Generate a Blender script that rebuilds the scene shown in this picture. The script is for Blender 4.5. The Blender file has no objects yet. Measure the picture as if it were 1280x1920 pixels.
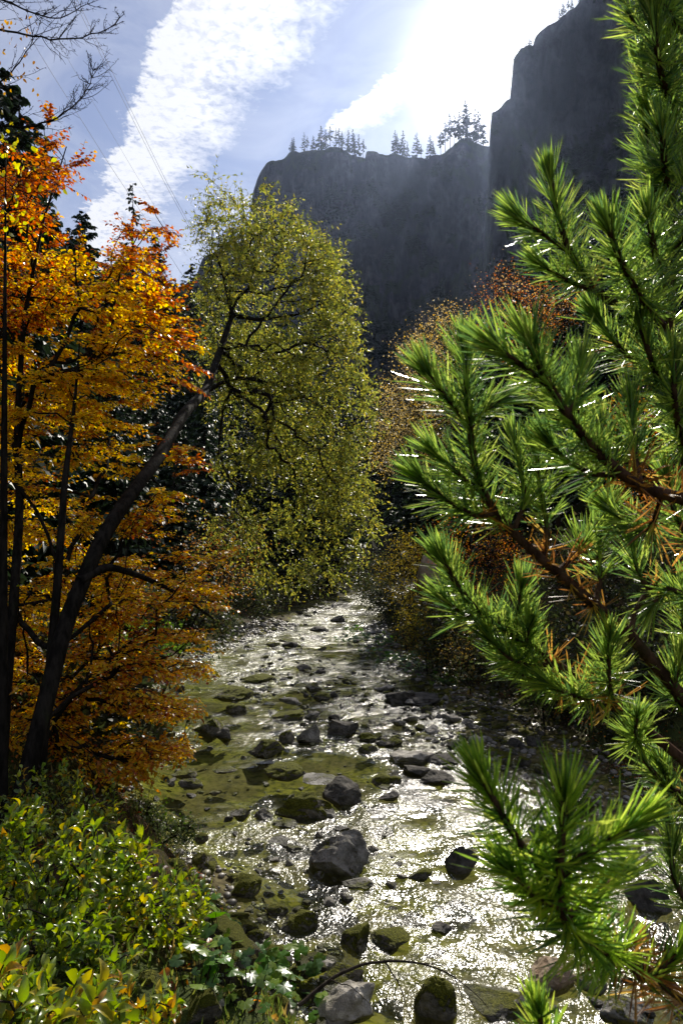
import bpy, bmesh, math, random
import numpy as np
from mathutils import Vector, Matrix, Quaternion
R = math.radians
rng = np.random.default_rng(7)
random.seed(7)
scene = bpy.context.scene
col = scene.collection

# ------------------------------------------------------------------ camera, light, exposure
CAMZ = 4.0
PITCH = math.atan(60 / 1280)
cam_d = bpy.data.cameras.new("camera"); cam = bpy.data.objects.new("camera", cam_d); col.objects.link(cam)
cam.location = (0, 0, CAMZ); cam.rotation_euler = (R(90) + PITCH, 0, 0)
cam_d.sensor_fit = 'VERTICAL'; cam_d.sensor_height = 36; cam_d.sensor_width = 24; cam_d.lens = 24
cam_d.clip_start = 0.05; cam_d.clip_end = 6000
cam_d.dof.use_dof = True; cam_d.dof.focus_distance = 8.0; cam_d.dof.aperture_fstop = 13
scene.camera = cam

def pdir(u, v):
    """direction of a pixel of the 1280x1920 photograph, scaled so that y == 1"""
    a = (u - 640) / 1280; b = (960 - v) / 1280
    d = np.array([a, math.cos(PITCH) - b * math.sin(PITCH), math.sin(PITCH) + b * math.cos(PITCH)])
    return d / d[1]
def at(u, v, Y):
    d = pdir(u, v) * Y
    return np.array([d[0], d[1], d[2] + CAMZ])
def on_z(u, v, z=0.0):
    d = pdir(u, v); t = (z - CAMZ) / d[2]
    return np.array([d[0] * t, d[1] * t, z])

SUN = pdir(912, 128); SUN = SUN / np.linalg.norm(SUN)
SUN_EL = math.asin(SUN[2]); SUN_AZ = math.atan2(SUN[0], SUN[1])
sun_d = bpy.data.lights.new("sun", 'SUN'); sun = bpy.data.objects.new("sun", sun_d); col.objects.link(sun)
sun_d.energy = 5.0; sun_d.angle = R(0.5); sun_d.color = (1.0, 0.93, 0.82)
sun.rotation_euler = Vector(-SUN).to_track_quat('-Z', 'Y').to_euler(); sun.location = (0, 0, 900)
vs = scene.view_settings
vs.view_transform = 'Standard'; vs.look = 'None'; vs.gamma = 1; vs.exposure = EXPOSURE = 0.35
scene.cycles.use_denoising = True
try: scene.cycles.denoiser = 'OPENIMAGEDENOISE'
except Exception: pass
scene.cycles.max_bounces = 8; scene.cycles.diffuse_bounces = 3; scene.cycles.glossy_bounces = 3
scene.cycles.transmission_bounces = 4; scene.cycles.transparent_max_bounces = 8; scene.cycles.volume_bounces = 0
scene.cycles.sample_clamp_indirect = 4; scene.cycles.sample_clamp_direct = 60
scene.cycles.caustics_reflective = False; scene.cycles.caustics_refractive = False

# ------------------------------------------------------------------ node helper
class NT:
    def __init__(s, tree): s.t = tree; tree.nodes.clear()
    def n(s, typ, **kw):
        nd = s.t.nodes.new(typ)
        for k, v in kw.items():
            if k.startswith('i_'):
                key = k[2:]
                key = int(key) if key.isdigit() else key.replace('_', ' ')
                s.set(nd, key, v)
            else: setattr(nd, k, v)
        return nd
    def set(s, nd, key, v):
        sock = nd.inputs[key]
        if isinstance(v, bpy.types.Node): v = v.outputs[0]
        if isinstance(v, bpy.types.NodeSocket): s.t.links.new(v, sock)
        else:
            if hasattr(sock.default_value, '__len__') and not hasattr(v, '__len__'): v = (v,) * len(sock.default_value)
            if hasattr(v, '__len__') and len(v) == 3 and len(sock.default_value) == 4: v = tuple(v) + (1,)
            sock.default_value = v
    def math(s, op, a, b=0.0, c=None, clamp=False):
        nd = s.n('ShaderNodeMath', operation=op, use_clamp=clamp); s.set(nd, 0, a); s.set(nd, 1, b)
        if c is not None: s.set(nd, 2, c)
        return nd.outputs[0]
    def mix(s, f, a, b, blend='MIX'):
        nd = s.n('ShaderNodeMix', data_type='RGBA', blend_type=blend)
        s.set(nd, 0, f); s.set(nd, 6, a); s.set(nd, 7, b); return nd.outputs[2]
    def ramp(s, f, stops, interp='LINEAR'):
        nd = s.n('ShaderNodeValToRGB'); s.set(nd, 0, f); cr = nd.color_ramp; cr.interpolation = interp
        while len(cr.elements) < len(stops): cr.elements.new(0.5)
        for e, (p, c) in zip(cr.elements, stops):
            e.position = p
            e.color = (c, c, c, 1) if not hasattr(c, '__len__') else (tuple(c) + (1,))[:4]
        return nd.outputs[0]
    def sstep(s, x, a, b):
        nd = s.n('ShaderNodeMapRange', interpolation_type='SMOOTHSTEP'); s.set(nd, 0, x)
        s.set(nd, 1, a); s.set(nd, 2, b); s.set(nd, 3, 0.0); s.set(nd, 4, 1.0); return nd.outputs[0]
    def noise(s, vec, scale, detail=4, rough=0.55, dist=0.0, out=0):
        nd = s.n('ShaderNodeTexNoise'); s.set(nd, 'Vector', vec); s.set(nd, 'Scale', scale); s.set(nd, 'Detail', detail)
        s.set(nd, 'Roughness', rough); s.set(nd, 'Distortion', dist); return nd.outputs[out]

# ------------------------------------------------------------------ world: nishita sky with cloud streets
world = bpy.data.worlds.new("World"); scene.world = world; world.use_nodes = True
W = NT(world.node_tree)
tc = W.n('ShaderNodeTexCoord'); dvec = tc.outputs['Generated']
sky = W.n('ShaderNodeTexSky', sky_type='NISHITA', sun_disc=False, sun_elevation=SUN_EL, sun_rotation=SUN_AZ,
          altitude=800, air_density=1.0, dust_density=0.15, ozone_density=2.0)
sep = W.n('ShaderNodeSeparateXYZ'); W.set(sep, 0, dvec)
dx, dy, dz = sep.outputs
yy = W.math('MAXIMUM', dy, 0.02)
gu = W.math('DIVIDE', dx, yy); gv = W.math('DIVIDE', dz, yy)     # gnomonic plane fixed to the world's +Y
zz = W.math('MAXIMUM', dz, 0.06)
pl = W.n('ShaderNodeCombineXYZ'); W.set(pl, 0, W.math('DIVIDE', dx, zz)); W.set(pl, 1, W.math('DIVIDE', dy, zz))
plane = pl.outputs[0]
n_big = W.noise(plane, 5.0, 4, 0.6)
n_cell = W.noise(plane, 46.0, 5, 0.62, 0.3)
vor = W.n('ShaderNodeTexVoronoi', feature='SMOOTH_F1'); W.set(vor, 'Vector', plane); W.set(vor, 'Scale', 44.0); W.set(vor, 'Smoothness', 0.6)
n_wisp = W.noise(plane, 2.6, 5, 0.6, 0.8)
edge = W.math('ADD', W.math('MULTIPLY', W.math('SUBTRACT', n_big, 0.5), 0.14), W.math('MULTIPLY', W.math('SUBTRACT', n_cell, 0.5), 0.07))
def side(p, q, flip=False):
    """signed distance in the gnomonic plane to the line through two sky points"""
    a = pdir(*p); b = pdir(*q); a = (a[0], a[2]); b = (b[0], b[2])
    nx, ny = (b[1] - a[1]), -(b[0] - a[0]); L = math.hypot(nx, ny); nx /= L; ny /= L
    if flip: nx, ny = -nx, -ny
    c = -(nx * a[0] + ny * a[1])
    return W.math('ADD', W.math('ADD', W.math('MULTIPLY', gu, nx), W.math('MULTIPLY', gv, ny)), c)
def band(l, r, wl=0.02, wr=0.05, nl=1.0, nr=1.0):
    a = W.math('ADD', side(*l), W.math('MULTIPLY', edge, nl))
    b = W.math('ADD', side(*r, True), W.math('MULTIPLY', edge, nr))
    return W.math('MULTIPLY', W.sstep(a, 0.0, wl), W.sstep(b, 0.0, wr))
m1 = band(((178, 330), (312, 0)), ((300, 465), (665, 0)), 0.022, 0.09, 0.9, 1.3)
m2 = band(((585, 258), (880, 0)), ((640, 290), (1060, 0)), 0.012, 0.05, 0.5, 0.5)
m3 = W.math('MULTIPLY', W.sstep(W.math('ADD', side((300, 470), (470, 350)), 0.0), -0.06, 0.03), 0.0)
cell = W.sstep(W.math('SUBTRACT', W.math('ADD', n_cell, W.math('MULTIPLY', n_big, 0.5)), W.math('MULTIPLY', vor.outputs['Distance'], 0.35)), 0.33, 0.60)
m1 = W.math('MULTIPLY', m1, W.math('ADD', W.math('MULTIPLY', cell, 0.36), 0.62))
m2 = W.math('MULTIPLY', m2, W.math('ADD', W.math('MULTIPLY', cell, 0.25), 0.75))
low = W.sstep(gv, 0.62, 0.30)                                       # veil thickening toward the horizon
veil = W.math('ADD', W.math('MULTIPLY', W.sstep(n_wisp, 0.38, 0.72), 0.26), W.math('MULTIPLY', low, 0.30))
sd = W.n('ShaderNodeVectorMath', operation='DOT_PRODUCT'); W.set(sd, 0, dvec); W.set(sd, 1, tuple(SUN))
cosg = W.math('MAXIMUM', sd.outputs['Value'], 0.0)
glow = W.math('ADD', W.math('MULTIPLY', W.math('POWER', cosg, 420.0), 24.0), W.math('MULTIPLY', W.math('POWER', cosg, 50.0), 0.9))
up = W.sstep(dz, -0.02, 0.03)
skyc = W.mix(0.35, sky.outputs[0], (4.4, 4.5, 6.6))
cloudw = W.math('ADD', W.math('MULTIPLY', glow, 2.0), 9.6)
cc = W.n('ShaderNodeCombineColor'); W.set(cc, 0, cloudw); W.set(cc, 1, cloudw); W.set(cc, 2, W.math('MULTIPLY', cloudw, 1.03))
mall = W.math('MAXIMUM', W.math('MAXIMUM', m1, m2), W.math('MAXIMUM', veil, m3))
c1 = W.mix(mall, skyc, cc)
c2 = W.mix(1.0, c1, (0, 0, 0), 'ADD')
gcol = W.n('ShaderNodeCombineColor'); W.set(gcol, 0, glow); W.set(gcol, 1, W.math('MULTIPLY', glow, 0.97)); W.set(gcol, 2, W.math('MULTIPLY', glow, 0.93))
c3 = W.mix(1.0, c1, gcol, 'ADD')
c4 = W.mix(up, (0.4, 0.4, 0.4), c3)
bg = W.n('ShaderNodeBackground', i_Color=c4, i_Strength=0.075)
wo = W.n('ShaderNodeOutputWorld'); W.t.links.new(bg.outputs[0], wo.inputs[0])
world.cycles.sampling_method = 'MANUAL'; world.cycles.sample_map_resolution = 1024

# ------------------------------------------------------------------ numpy helpers
def hash3(i, j, k, seed):
    h = (i * 374761393 + j * 668265263 + k * 2147483647 + seed * 974634777) & 0xFFFFFFFF
    h = ((h ^ (h >> 13)) * 1274126177) & 0xFFFFFFFF
    h = ((h ^ (h >> 16)) * 2246822519) & 0xFFFFFFFF
    return ((h ^ (h >> 15)) & 0xFFFFFF) / float(0xFFFFFF)
def vnoise(p, seed=0):
    p = np.asarray(p, float); i = np.floor(p).astype(np.int64); f = p - i; f = f * f * (3 - 2 * f)
    r = 0
    for a in (0, 1):
        for b in (0, 1):
            for c in (0, 1):
                w = (f[..., 0] if a else 1 - f[..., 0]) * (f[..., 1] if b else 1 - f[..., 1]) * (f[..., 2] if c else 1 - f[..., 2])
                r = r + w * hash3(i[..., 0] + a, i[..., 1] + b, i[..., 2] + c, seed)
    return r * 2 - 1
def fbm(p, octv=4, seed=0, gain=0.5):
    p = np.asarray(p, float); r = 0; a = 1.0
    for o in range(octv):
        r = r + a * vnoise(p * (2.0 ** o) + o * 17.3, seed + o); a *= gain
    return r
def smooth(x, a, b):
    t = np.clip((x - a) / (b - a), 0, 1); return t * t * (3 - 2 * t)
def unit(v):
    v = np.asarray(v, float); return v / np.maximum(np.linalg.norm(v, axis=-1, keepdims=True), 1e-9)

def tagp(o, label=None, cat=None, group=None, kind=None):
    if label: o["label"] = label
    if cat: o["category"] = cat
    if group: o["group"] = group
    if kind: o["kind"] = kind
    return o
def empty(name, loc=(0, 0, 0)):
    o = bpy.data.objects.new(name, None); col.objects.link(o); o.location = tuple(float(c) for c in loc); o.empty_display_size = 0.2
    return o
def mesh_obj(name, V, F, mat, parent=None, colr=None, smoothf=False, attrs=None, origin=None):
    """V (n,3); F an int array (m,k) or a list of such arrays; colr (n,3) point colours"""
    V = np.asarray(V, np.float32)
    if parent is not None: V = V - np.array(parent_loc(parent), np.float32)
    elif origin is not None: V = V - np.array(origin, np.float32)
    Fs = [np.asarray(f, np.int32) for f in (F if isinstance(F, list) else [F]) if len(f)]
    me = bpy.data.meshes.new(name)
    me.vertices.add(len(V)); me.vertices.foreach_set('co', V.ravel())
    loops = np.concatenate([f.ravel() for f in Fs])
    tot = np.concatenate([np.full(len(f), f.shape[1], np.int32) for f in Fs])
    start = np.concatenate([[0], np.cumsum(tot)[:-1]]).astype(np.int32)
    me.loops.add(len(loops)); me.loops.foreach_set('vertex_index', loops)
    me.polygons.add(len(tot)); me.polygons.foreach_set('loop_start', start); me.polygons.foreach_set('loop_total', tot)
    if smoothf: me.polygons.foreach_set('use_smooth', np.ones(len(tot), bool))
    if colr is not None:
        a = me.color_attributes.new('Col', 'FLOAT_COLOR', 'POINT')
        c = np.ones((len(V), 4), np.float32); c[:, :3] = colr; a.data.foreach_set('color', c.ravel())
    for k, v in (attrs or {}).items():
        a = me.attributes.new(k, 'FLOAT', 'POINT'); a.data.foreach_set('value', np.asarray(v, np.float32))
    me.update(calc_edges=True); me.validate()
    if mat: me.materials.append(mat)
    o = bpy.data.objects.new(name, me); col.objects.link(o)
    if parent is not None: o.parent = parent
    elif origin is not None: o.location = tuple(float(c) for c in origin)
    return o
def parent_loc(p):
    l = np.array(p.location)
    while p.parent: p = p.parent; l = l + np.array(p.location)
    return l

class Geo:
    def __init__(s): s.V = []; s.F = {}; s.C = []; s.n = 0
    def add(s, V, F, C=None):
        F = np.asarray(F); s.F.setdefault(F.shape[1], []).append(F + s.n); s.V.append(V); s.n += len(V)
        if C is not None: s.C.append(C)
    def tube(s, P, r, sides=6, color=None, cap=True):
        P = np.asarray(P, float); n = len(P); r = np.broadcast_to(np.asarray(r, float), (n,))
        T = np.gradient(P, axis=0); T = unit(T)
        ref = np.array([0, 0, 1.0]) if abs(T[:, 2]).mean() < 0.8 else np.array([1.0, 0, 0])
        A = unit(np.cross(T, ref)); B = np.cross(T, A)
        an = np.arange(sides) / sides * 2 * math.pi
        V = P[:, None] + r[:, None, None] * (np.cos(an)[None, :, None] * A[:, None] + np.sin(an)[None, :, None] * B[:, None])
        V = V.reshape(-1, 3)
        i = np.arange(n - 1)[:, None] * sides; j = np.arange(sides)[None]; j2 = (j + 1) % sides
        F = np.stack([i + j, i + j2, i + sides + j2, i + sides + j], -1).reshape(-1, 4)
        s.add(V, F, None if color is None else np.tile(color, (len(V), 1)))
    def sticks(s, P0, P1, r0, r1=None, color=None):
        P0 = np.asarray(P0, float); P1 = np.asarray(P1, float); n = len(P0)
        if n == 0: return
        r0 = np.broadcast_to(r0, (n,)); r1 = r0 * 0.5 if r1 is None else np.broadcast_to(r1, (n,))
        T = unit(P1 - P0); ref = np.where(np.abs(T[:, 2:3]) < 0.8, np.array([[0, 0, 1.0]]), np.array([[1.0, 0, 0]]))
        A = unit(np.cross(T, ref)); B = np.cross(T, A); out = []
        for P, r in ((P0, r0), (P1, r1)):
            for k in range(3):
                a = k * 2.0944; out.append(P + r[:, None] * (math.cos(a) * A + math.sin(a) * B))
        V = np.stack(out, 1).reshape(-1, 3)
        b = np.arange(n)[:, None] * 6
        F = np.concatenate([b + np.array([[k, (k + 1) % 3, 3 + (k + 1) % 3, 3 + k]]) for k in range(3)])
        s.add(V, F, None if color is None else np.repeat(np.broadcast_to(color, (n, 3)), 6, 0))
    def build(s, name, mat, parent=None, smoothf=False, origin=None):
        if not s.n: return None
        V = np.concatenate(s.V); F = [np.concatenate(f) for f in s.F.values()]
        C = np.concatenate(s.C) if s.C else None
        return mesh_obj(name, V, F, mat, parent, C, smoothf, origin=origin)

def leaf_geo(G, P, D, N, L, Wd, C, curl=0.15, kind='oval'):
    """leaves: base P, axis D, face normal N, length L, width Wd, colour C - folded along the midrib and curled"""
    D = unit(D); S = unit(np.cross(D, N)); N = np.cross(S, D); n = len(P)
    L = np.broadcast_to(L, (n,))[:, None]; Wd = np.broadcast_to(Wd, (n,))[:, None]
    if kind == 'big':
        st = [(0.0, 0.0, 0.0), (0.16, 0.30, 0.03), (0.36, 0.47, 0.06), (0.58, 0.46, 0.05), (0.80, 0.27, -0.02), (1.0, 0.0, -0.16)]
        cols_ = [P]
        for a, b, c in st[1:5]:
            for e in (-1, 0, 1): cols_.append(P + D * L * a + S * Wd * (b * e) + N * (L * ((c if e == 0 else c + 0.09 * (b / 0.47)) * curl / 0.15)))
        cols_.append(P + D * L + N * (L * (-0.16 * curl / 0.15)))
        V = np.stack(cols_, 1).reshape(-1, 3); b = np.arange(n)[:, None] * 14
        G.add(V, np.concatenate([b + np.array([[1 + 3 * l + k, 2 + 3 * l + k, 5 + 3 * l + k, 4 + 3 * l + k]]) for l in range(3) for k in range(2)]), np.repeat(C, 14, 0))
        Ft = np.concatenate([b + np.array([t]) for t in ((0, 2, 1), (0, 3, 2), (10, 11, 13), (11, 12, 13))])
        G.F.setdefault(3, []).append(Ft + G.n - len(V)); return
    if kind == 'oval':
        prof = [(0, 0, 0), (0.33, 0.46, 0.10), (0.70, 0.40, 0.05), (1, 0, -0.16)]
    else:
        prof = [(0, 0, 0), (0.3, 0.5, 0.08), (0.62, 0.38, 0.02), (1, 0, -0.25)]
    def pt(a, b, c): return P + D * L * a + S * Wd * b + N * (L * c * (curl / 0.15))
    V = np.stack([pt(0, 0, 0), pt(prof[1][0], -prof[1][1], prof[1][2]), pt(prof[2][0], -prof[2][1], prof[2][2]), pt(1, 0, prof[3][2]),
                  pt(prof[2][0], prof[2][1], prof[2][2]), pt(prof[1][0], prof[1][1], prof[1][2]),
                  pt(0.5, 0, -0.02)], 1).reshape(-1, 3)
    b = np.arange(n)[:, None] * 7
    F = np.concatenate([b + np.array([[0, 1, 2, 6]]), b + np.array([[6, 2, 3, 4]]), b + np.array([[0, 6, 4, 5]])])
    G.add(V, F, np.repeat(C, 7, 0))

# ------------------------------------------------------------------ materials
def new_mat(name):
    m = bpy.data.materials.new(name); m.use_nodes = True; return m, NT(m.node_tree)
def finish(T, sh, vol=None, disp=None):
    o = T.n('ShaderNodeOutputMaterial'); T.t.links.new(sh.outputs[0] if isinstance(sh, bpy.types.Node) else sh, o.inputs[0])
def leaf_mat(name, trans=0.5, rough=0.35, sat=1.25, gain=1.5, spec=0.5):
    m, T = new_mat(name)
    a = T.n('ShaderNodeAttribute', attribute_name='Col')
    geo = T.n('ShaderNodeNewGeometry')
    nz = T.noise(geo.outputs['Position'], 60.0, 2)
    c = T.mix(T.math('MULTIPLY', T.sstep(nz, 0.58, 0.85), 0.22), a.outputs['Color'], (0.08, 0.04, 0.02))
    p = T.n('ShaderNodeBsdfPrincipled', i_Base_Color=c, i_Roughness=rough); T.set(p, 'Specular IOR Level', spec)
    h = T.n('ShaderNodeHueSaturation', i_Saturation=sat, i_Value=gain, i_Color=c)
    tr = T.n('ShaderNodeBsdfTranslucent', i_Color=h.outputs[0])
    mx = T.n('ShaderNodeMixShader', i_0=trans); T.t.links.new(p.outputs[0], mx.inputs[1]); T.t.links.new(tr.outputs[0], mx.inputs[2])
    finish(T, mx); return m
M = {}
M['leaf'] = leaf_mat('autumn_leaf', 0.55, 0.33, 1.12, 1.75)
M['leaf_small'] = leaf_mat('small_leaf', 0.52, 0.4, 1.08, 1.7)
M['leaf_gloss'] = leaf_mat('glossy_leaf', 0.45, 0.28, 1.25, 1.6, 0.6)
M['needle'] = leaf_mat('pine_needle', 0.58, 0.22, 1.0, 2.2, 0.8)
M['conifer'] = leaf_mat('spruce_needle', 0.2, 0.5, 1.1, 1.2, 0.3)
def bark_mat(name, c1, c2, scale=18):
    m, T = new_mat(name)
    g = T.n('ShaderNodeTexCoord'); mp = T.n('ShaderNodeMapping'); T.set(mp, 0, g.outputs['Object']); mp.inputs['Scale'].default_value = (1, 1, 0.3)
    n1 = T.noise(mp.outputs[0], scale, 6, 0.65)
    n2 = T.noise(g.outputs['Object'], scale * 0.35, 3)
    c = T.mix(T.sstep(n1, 0.35, 0.65), c1, c2)
    c = T.mix(T.math('MULTIPLY', T.sstep(n2, 0.58, 0.75), 0.3), c, (0.04, 0.055, 0.02))
    b = T.n('ShaderNodeBump', i_Height=n1, i_Strength=0.7, i_Distance=0.02)
    p = T.n('ShaderNodeBsdfPrincipled', i_Base_Color=c, i_Roughness=0.85, i_Normal=b.outputs[0]); T.set(p, 'Specular IOR Level', 0.04); finish(T, p); return m
M['bark'] = bark_mat('bark', (0.02, 0.016, 0.013), (0.06, 0.05, 0.04))
M['pine_bark'] = bark_mat('pine_bark', (0.04, 0.022, 0.015), (0.12, 0.07, 0.045), 60)
M['dark_bark'] = bark_mat('dark_bark', (0.008, 0.007, 0.006), (0.028, 0.024, 0.02))
# ------------------------------------------------------------------ terrain
LB = np.array([(-40, 6), (0, 2.2), (3, 1.3), (4.5, 0.45), (5.8, -0.35), (7, -0.95), (8.5, -1.8), (11.4, -3.5), (15, -4.7), (19, -5.3), (27, -5.0), (35, -3.8), (47, -1.6), (60, 3), (80, 13), (120, 34), (300, 130), (2500, 1400)])
RB = np.array([(-40, 10), (0, 6), (4, 4.8), (5.8, 3.9), (8.5, 4.3), (11.4, 4.3), (15, 4.0), (19, 3.0), (23, 2.0), (27, 1.3), (35, 1.5), (47, 3.3), (60, 8), (80, 19), (120, 42), (300, 142), (2500, 1420)])
def banks(y):
    return np.interp(y, LB[:, 0], LB[:, 1]), np.interp(y, RB[:, 0], RB[:, 1])
def bar_mask(x, y):
    # the stony bar on the right, the shoals mid-stream and the one on the far left
    b = np.exp(-(((x - 2.9 - 0.05 * (y - 14)) / 1.0) ** 2) - ((y - 14.5) / 4.2) ** 2)
    b2 = 0.6 * np.exp(-((x - 0.4) / 1.4) ** 2 - ((y - 18) / 4.0) ** 2)
    b3 = np.exp(-((x + 3.4) / 1.6) ** 2 - ((y - 34) / 6.0) ** 2)
    b4 = 0.75 * np.exp(-((x + 1.0) / 1.2) ** 2 - ((y - 14.2) / 0.9) ** 2)
    return np.clip(b + b2 + b3 + b4, 0, 1.2)
def H(x, y, fine=True):
    x = np.asarray(x, float); y = np.asarray(y, float)
    l, r = banks(y)
    wob = 0.35 * vnoise(np.stack([x * 0.7, y * 0.7, 0 * x], -1), 3)
    dl = l - x + wob; dr = x - r + wob; d = np.maximum(dl, dr)
    bed = -0.30 * smooth(-d, 0.0, 1.1) + 0.33 * bar_mask(x, y) * smooth(-d, -0.4, 0.6)
    near = 1 - smooth(y, 12, 20)
    bankL = (1.5 * near + 0.55) * smooth(dl, 0.0, 2.3 - 0.3 * near) + 0.12 * np.maximum(dl - 2, 0) * near
    bankR = (0.9 + 0.3 * near) * smooth(dr, 0.0, 2.6)
    slopeL = 58 * (1 - np.exp(-0.85 * np.maximum(dl - 5.5, 0) / 58)) ; slopeR = 90 * (1 - np.exp(-0.74 * np.maximum(dr - 3.2, 0) / 90))
    h = bed + np.where(dl > dr, bankL + slopeL, bankR + slopeR) * (d > 0)
    dd = np.maximum(d, 0)
    P = np.stack([x, y, 0 * x], -1)
    h = h + fbm(P * 0.05, 3, 11) * np.minimum(dd * 0.22, 9)
    h = h + fbm(P * 0.45, 3, 12) * (0.05 + 0.16 * smooth(d, 0.2, 3))
    if fine: h = h + fbm(P * 2.6, 3, 13) * (0.035 + 0.03 * smooth(d, 0, 1)) 
    return h
def hit(u, v):
    """where the sight line of a pixel first meets the ground or the water"""
    d = pdir(u, v); Y = np.arange(1.0, 60, 0.05); P = d[None] * Y[:, None]; P[:, 2] += CAMZ
    z = np.maximum(H(P[:, 0], P[:, 1], False), 0.0); k = np.argmax(P[:, 2] <= z); return P[k]
def warp_axis(lo, hi, dlo, dhi, step, grow=1.07):
    a = list(np.arange(dlo, dhi, step)); s = step
    while a[-1] < hi: s *= grow; a.append(a[-1] + s)
    s = step
    while a[0] > lo: s *= grow; a.insert(0, a[0] - s)
    return np.array(a)
def sheet(name, xs, ys, zf, mat, **kw):
    X, Y = np.meshgrid(xs, ys); Z = zf(X, Y); V = np.stack([X, Y, Z], -1).reshape(-1, 3)
    nx, ny = len(xs), len(ys); i = np.arange(ny - 1)[:, None] * nx + np.arange(nx - 1)[None]
    F = np.stack([i, i + 1, i + nx + 1, i + nx], -1).reshape(-1, 4)
    return mesh_obj(name, V, F, mat, smoothf=True, **kw)

def ground_mat():
    m, T = new_mat('ground'); g = T.n('ShaderNodeNewGeometry'); P = g.outputs['Position']
    sp = T.n('ShaderNodeSeparateXYZ'); T.set(sp, 0, P); z = sp.outputs[2]
    nb = T.noise(P, 1.1, 5, 0.6); nf = T.noise(P, 9, 5, 0.65); nff = T.noise(P, 45, 4, 0.7)
    sand = T.mix(T.sstep(nf, 0.35, 0.7), (0.14, 0.12, 0.055), (0.045, 0.037, 0.018))
    algae = T.mix(T.sstep(nf, 0.4, 0.62), (0.21, 0.20, 0.03), (0.045, 0.047, 0.010))
    bedc = T.mix(T.sstep(T.math('ADD', nb, T.math('MULTIPLY', T.math('SUBTRACT', nf, 0.5), 0.5)), 0.42, 0.60), sand, algae)
    litter = T.mix(T.sstep(nff, 0.4, 0.6), (0.025, 0.017, 0.01), (0.07, 0.042, 0.018))
    moss = T.mix(T.sstep(nff, 0.35, 0.65), (0.018, 0.028, 0.008), (0.06, 0.075, 0.016))
    land = T.mix(T.sstep(nb, 0.4, 0.6), litter, moss)
    far = T.mix(T.sstep(T.noise(P, 0.08, 5, 0.6), 0.4, 0.6), (0.01, 0.014, 0.008), (0.025, 0.022, 0.012))
    land = T.mix(T.sstep(sp.outputs[1], 30, 70), land, far)
    c = T.mix(T.sstep(T.math('ADD', z, T.math('MULTIPLY', T.math('SUBTRACT', nf, 0.5), 0.2)), 0.02, 0.14), bedc, land)
    hgt = T.math('ADD', T.math('MULTIPLY', nf, 0.7), T.math('MULTIPLY', nff, 0.3))
    b = T.n('ShaderNodeBump', i_Height=hgt, i_Strength=0.6, i_Distance=0.04)
    p = T.n('ShaderNodeBsdfPrincipled', i_Base_Color=c, i_Roughness=0.9, i_Normal=b.outputs[0]); T.set(p, 'Specular IOR Level', 0.1); finish(T, p); return m
M['ground'] = ground_mat()
xs = warp_axis(-1500, 1500, -6.5, 6.5, 0.09, 1.07); ys = warp_axis(-60, 2400, 1.5, 24, 0.10, 1.035)
tagp(sheet('ground', xs, ys, H, M['ground']), kind='structure')

# ------------------------------------------------------------------ water
def rapid_fn(x, y):
    """1 in the quick broken water, 0 in the still pools"""
    r = np.full(np.shape(x), 0.8)
    def pool(u, v, w, h, k):
        c = on_z(u, v); a = on_z(u + w, v); b = on_z(u, v - h); bb = on_z(u, v + h)
        return k * np.exp(-(((x - c[0]) / abs(a[0] - c[0])) ** 2) - (((y - c[1]) / (abs(b[1] - bb[1]) / 2)) ** 2))
    for q in ((520, 1478, 150, 36, 1.0), (360, 1470, 110, 50, 0.9), (360, 1322, 80, 30, 1.0), (620, 1432, 150, 26, 0.9), (820, 1290, 70, 25, .6),
              (480, 1700, 110, 50, 0.75), (560, 1810, 70, 40, 0.8), (280, 1460, 90, 60, .7), (560, 1310, 90, 18, .5), (640, 1230, 90, 8, .5)):
        r = r - pool(*q)
    r = r + 0.35 * fbm(np.stack([x * 0.8, y * 0.5, 0 * x], -1), 3, 44) + 0.5 * fbm(np.stack([x * 1.7, y * 2.4, 0 * x], -1), 3, 45)
    return np.clip(r, 0.03, 1)
def water_mat():
    m, T = new_mat('stream_water'); g = T.n('ShaderNodeNewGeometry'); P = g.outputs['Position']
    at_ = T.n('ShaderNodeAttribute', attribute_name='rapid'); ra = at_.outputs['Fac']
    mp = T.n('ShaderNodeMapping'); T.set(mp, 0, P); mp.inputs['Rotation'].default_value = (0, 0, R(18)); mp.inputs['Scale'].default_value = (1.0, 0.75, 1)
    n1 = T.noise(mp.outputs[0], 5.5, 2, 0.55, 0.8); n2 = T.noise(mp.outputs[0], 17, 2, 0.6, 1.2); n3 = T.noise(P, 3.0, 2, 0.5)
    hh = T.math('ADD', T.math('MULTIPLY', n1, 0.042), T.math('MULTIPLY', n2, 0.020))
    hh = T.math('ADD', hh, T.math('MULTIPLY', T.noise(mp.outputs[0], 1.9, 1, 0.5, 0.6), 0.08)); hh = T.math('MULTIPLY', hh, T.math('ADD', T.math('MULTIPLY', ra, 1.0), 0.04))
    b = T.n('ShaderNodeBump', i_Height=hh, i_Strength=1.0, i_Distance=1.0)
    fr = T.n('ShaderNodeFresnel', i_IOR=1.33); T.t.links.new(b.outputs[0], fr.inputs['Normal'])
    gl = T.n('ShaderNodeBsdfGlossy', i_Roughness=T.math('ADD', T.math('MULTIPLY', ra, 0.15), 0.07), i_Color=(1, 1, 1)); T.t.links.new(b.outputs[0], gl.inputs['Normal'])
    tr = T.n('ShaderNodeBsdfTransparent', i_Color=(0.86, 0.90, 0.66))
    mx = T.n('ShaderNodeMixShader'); T.t.links.new(T.math('MULTIPLY', fr.outputs[0], T.math('SUBTRACT', 1.0, g.outputs['Backfacing'])), mx.inputs[0]); T.t.links.new(tr.outputs[0], mx.inputs[1]); T.t.links.new(gl.outputs[0], mx.inputs[2])
    finish(T, mx); return m
M['water'] = water_mat()
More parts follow.
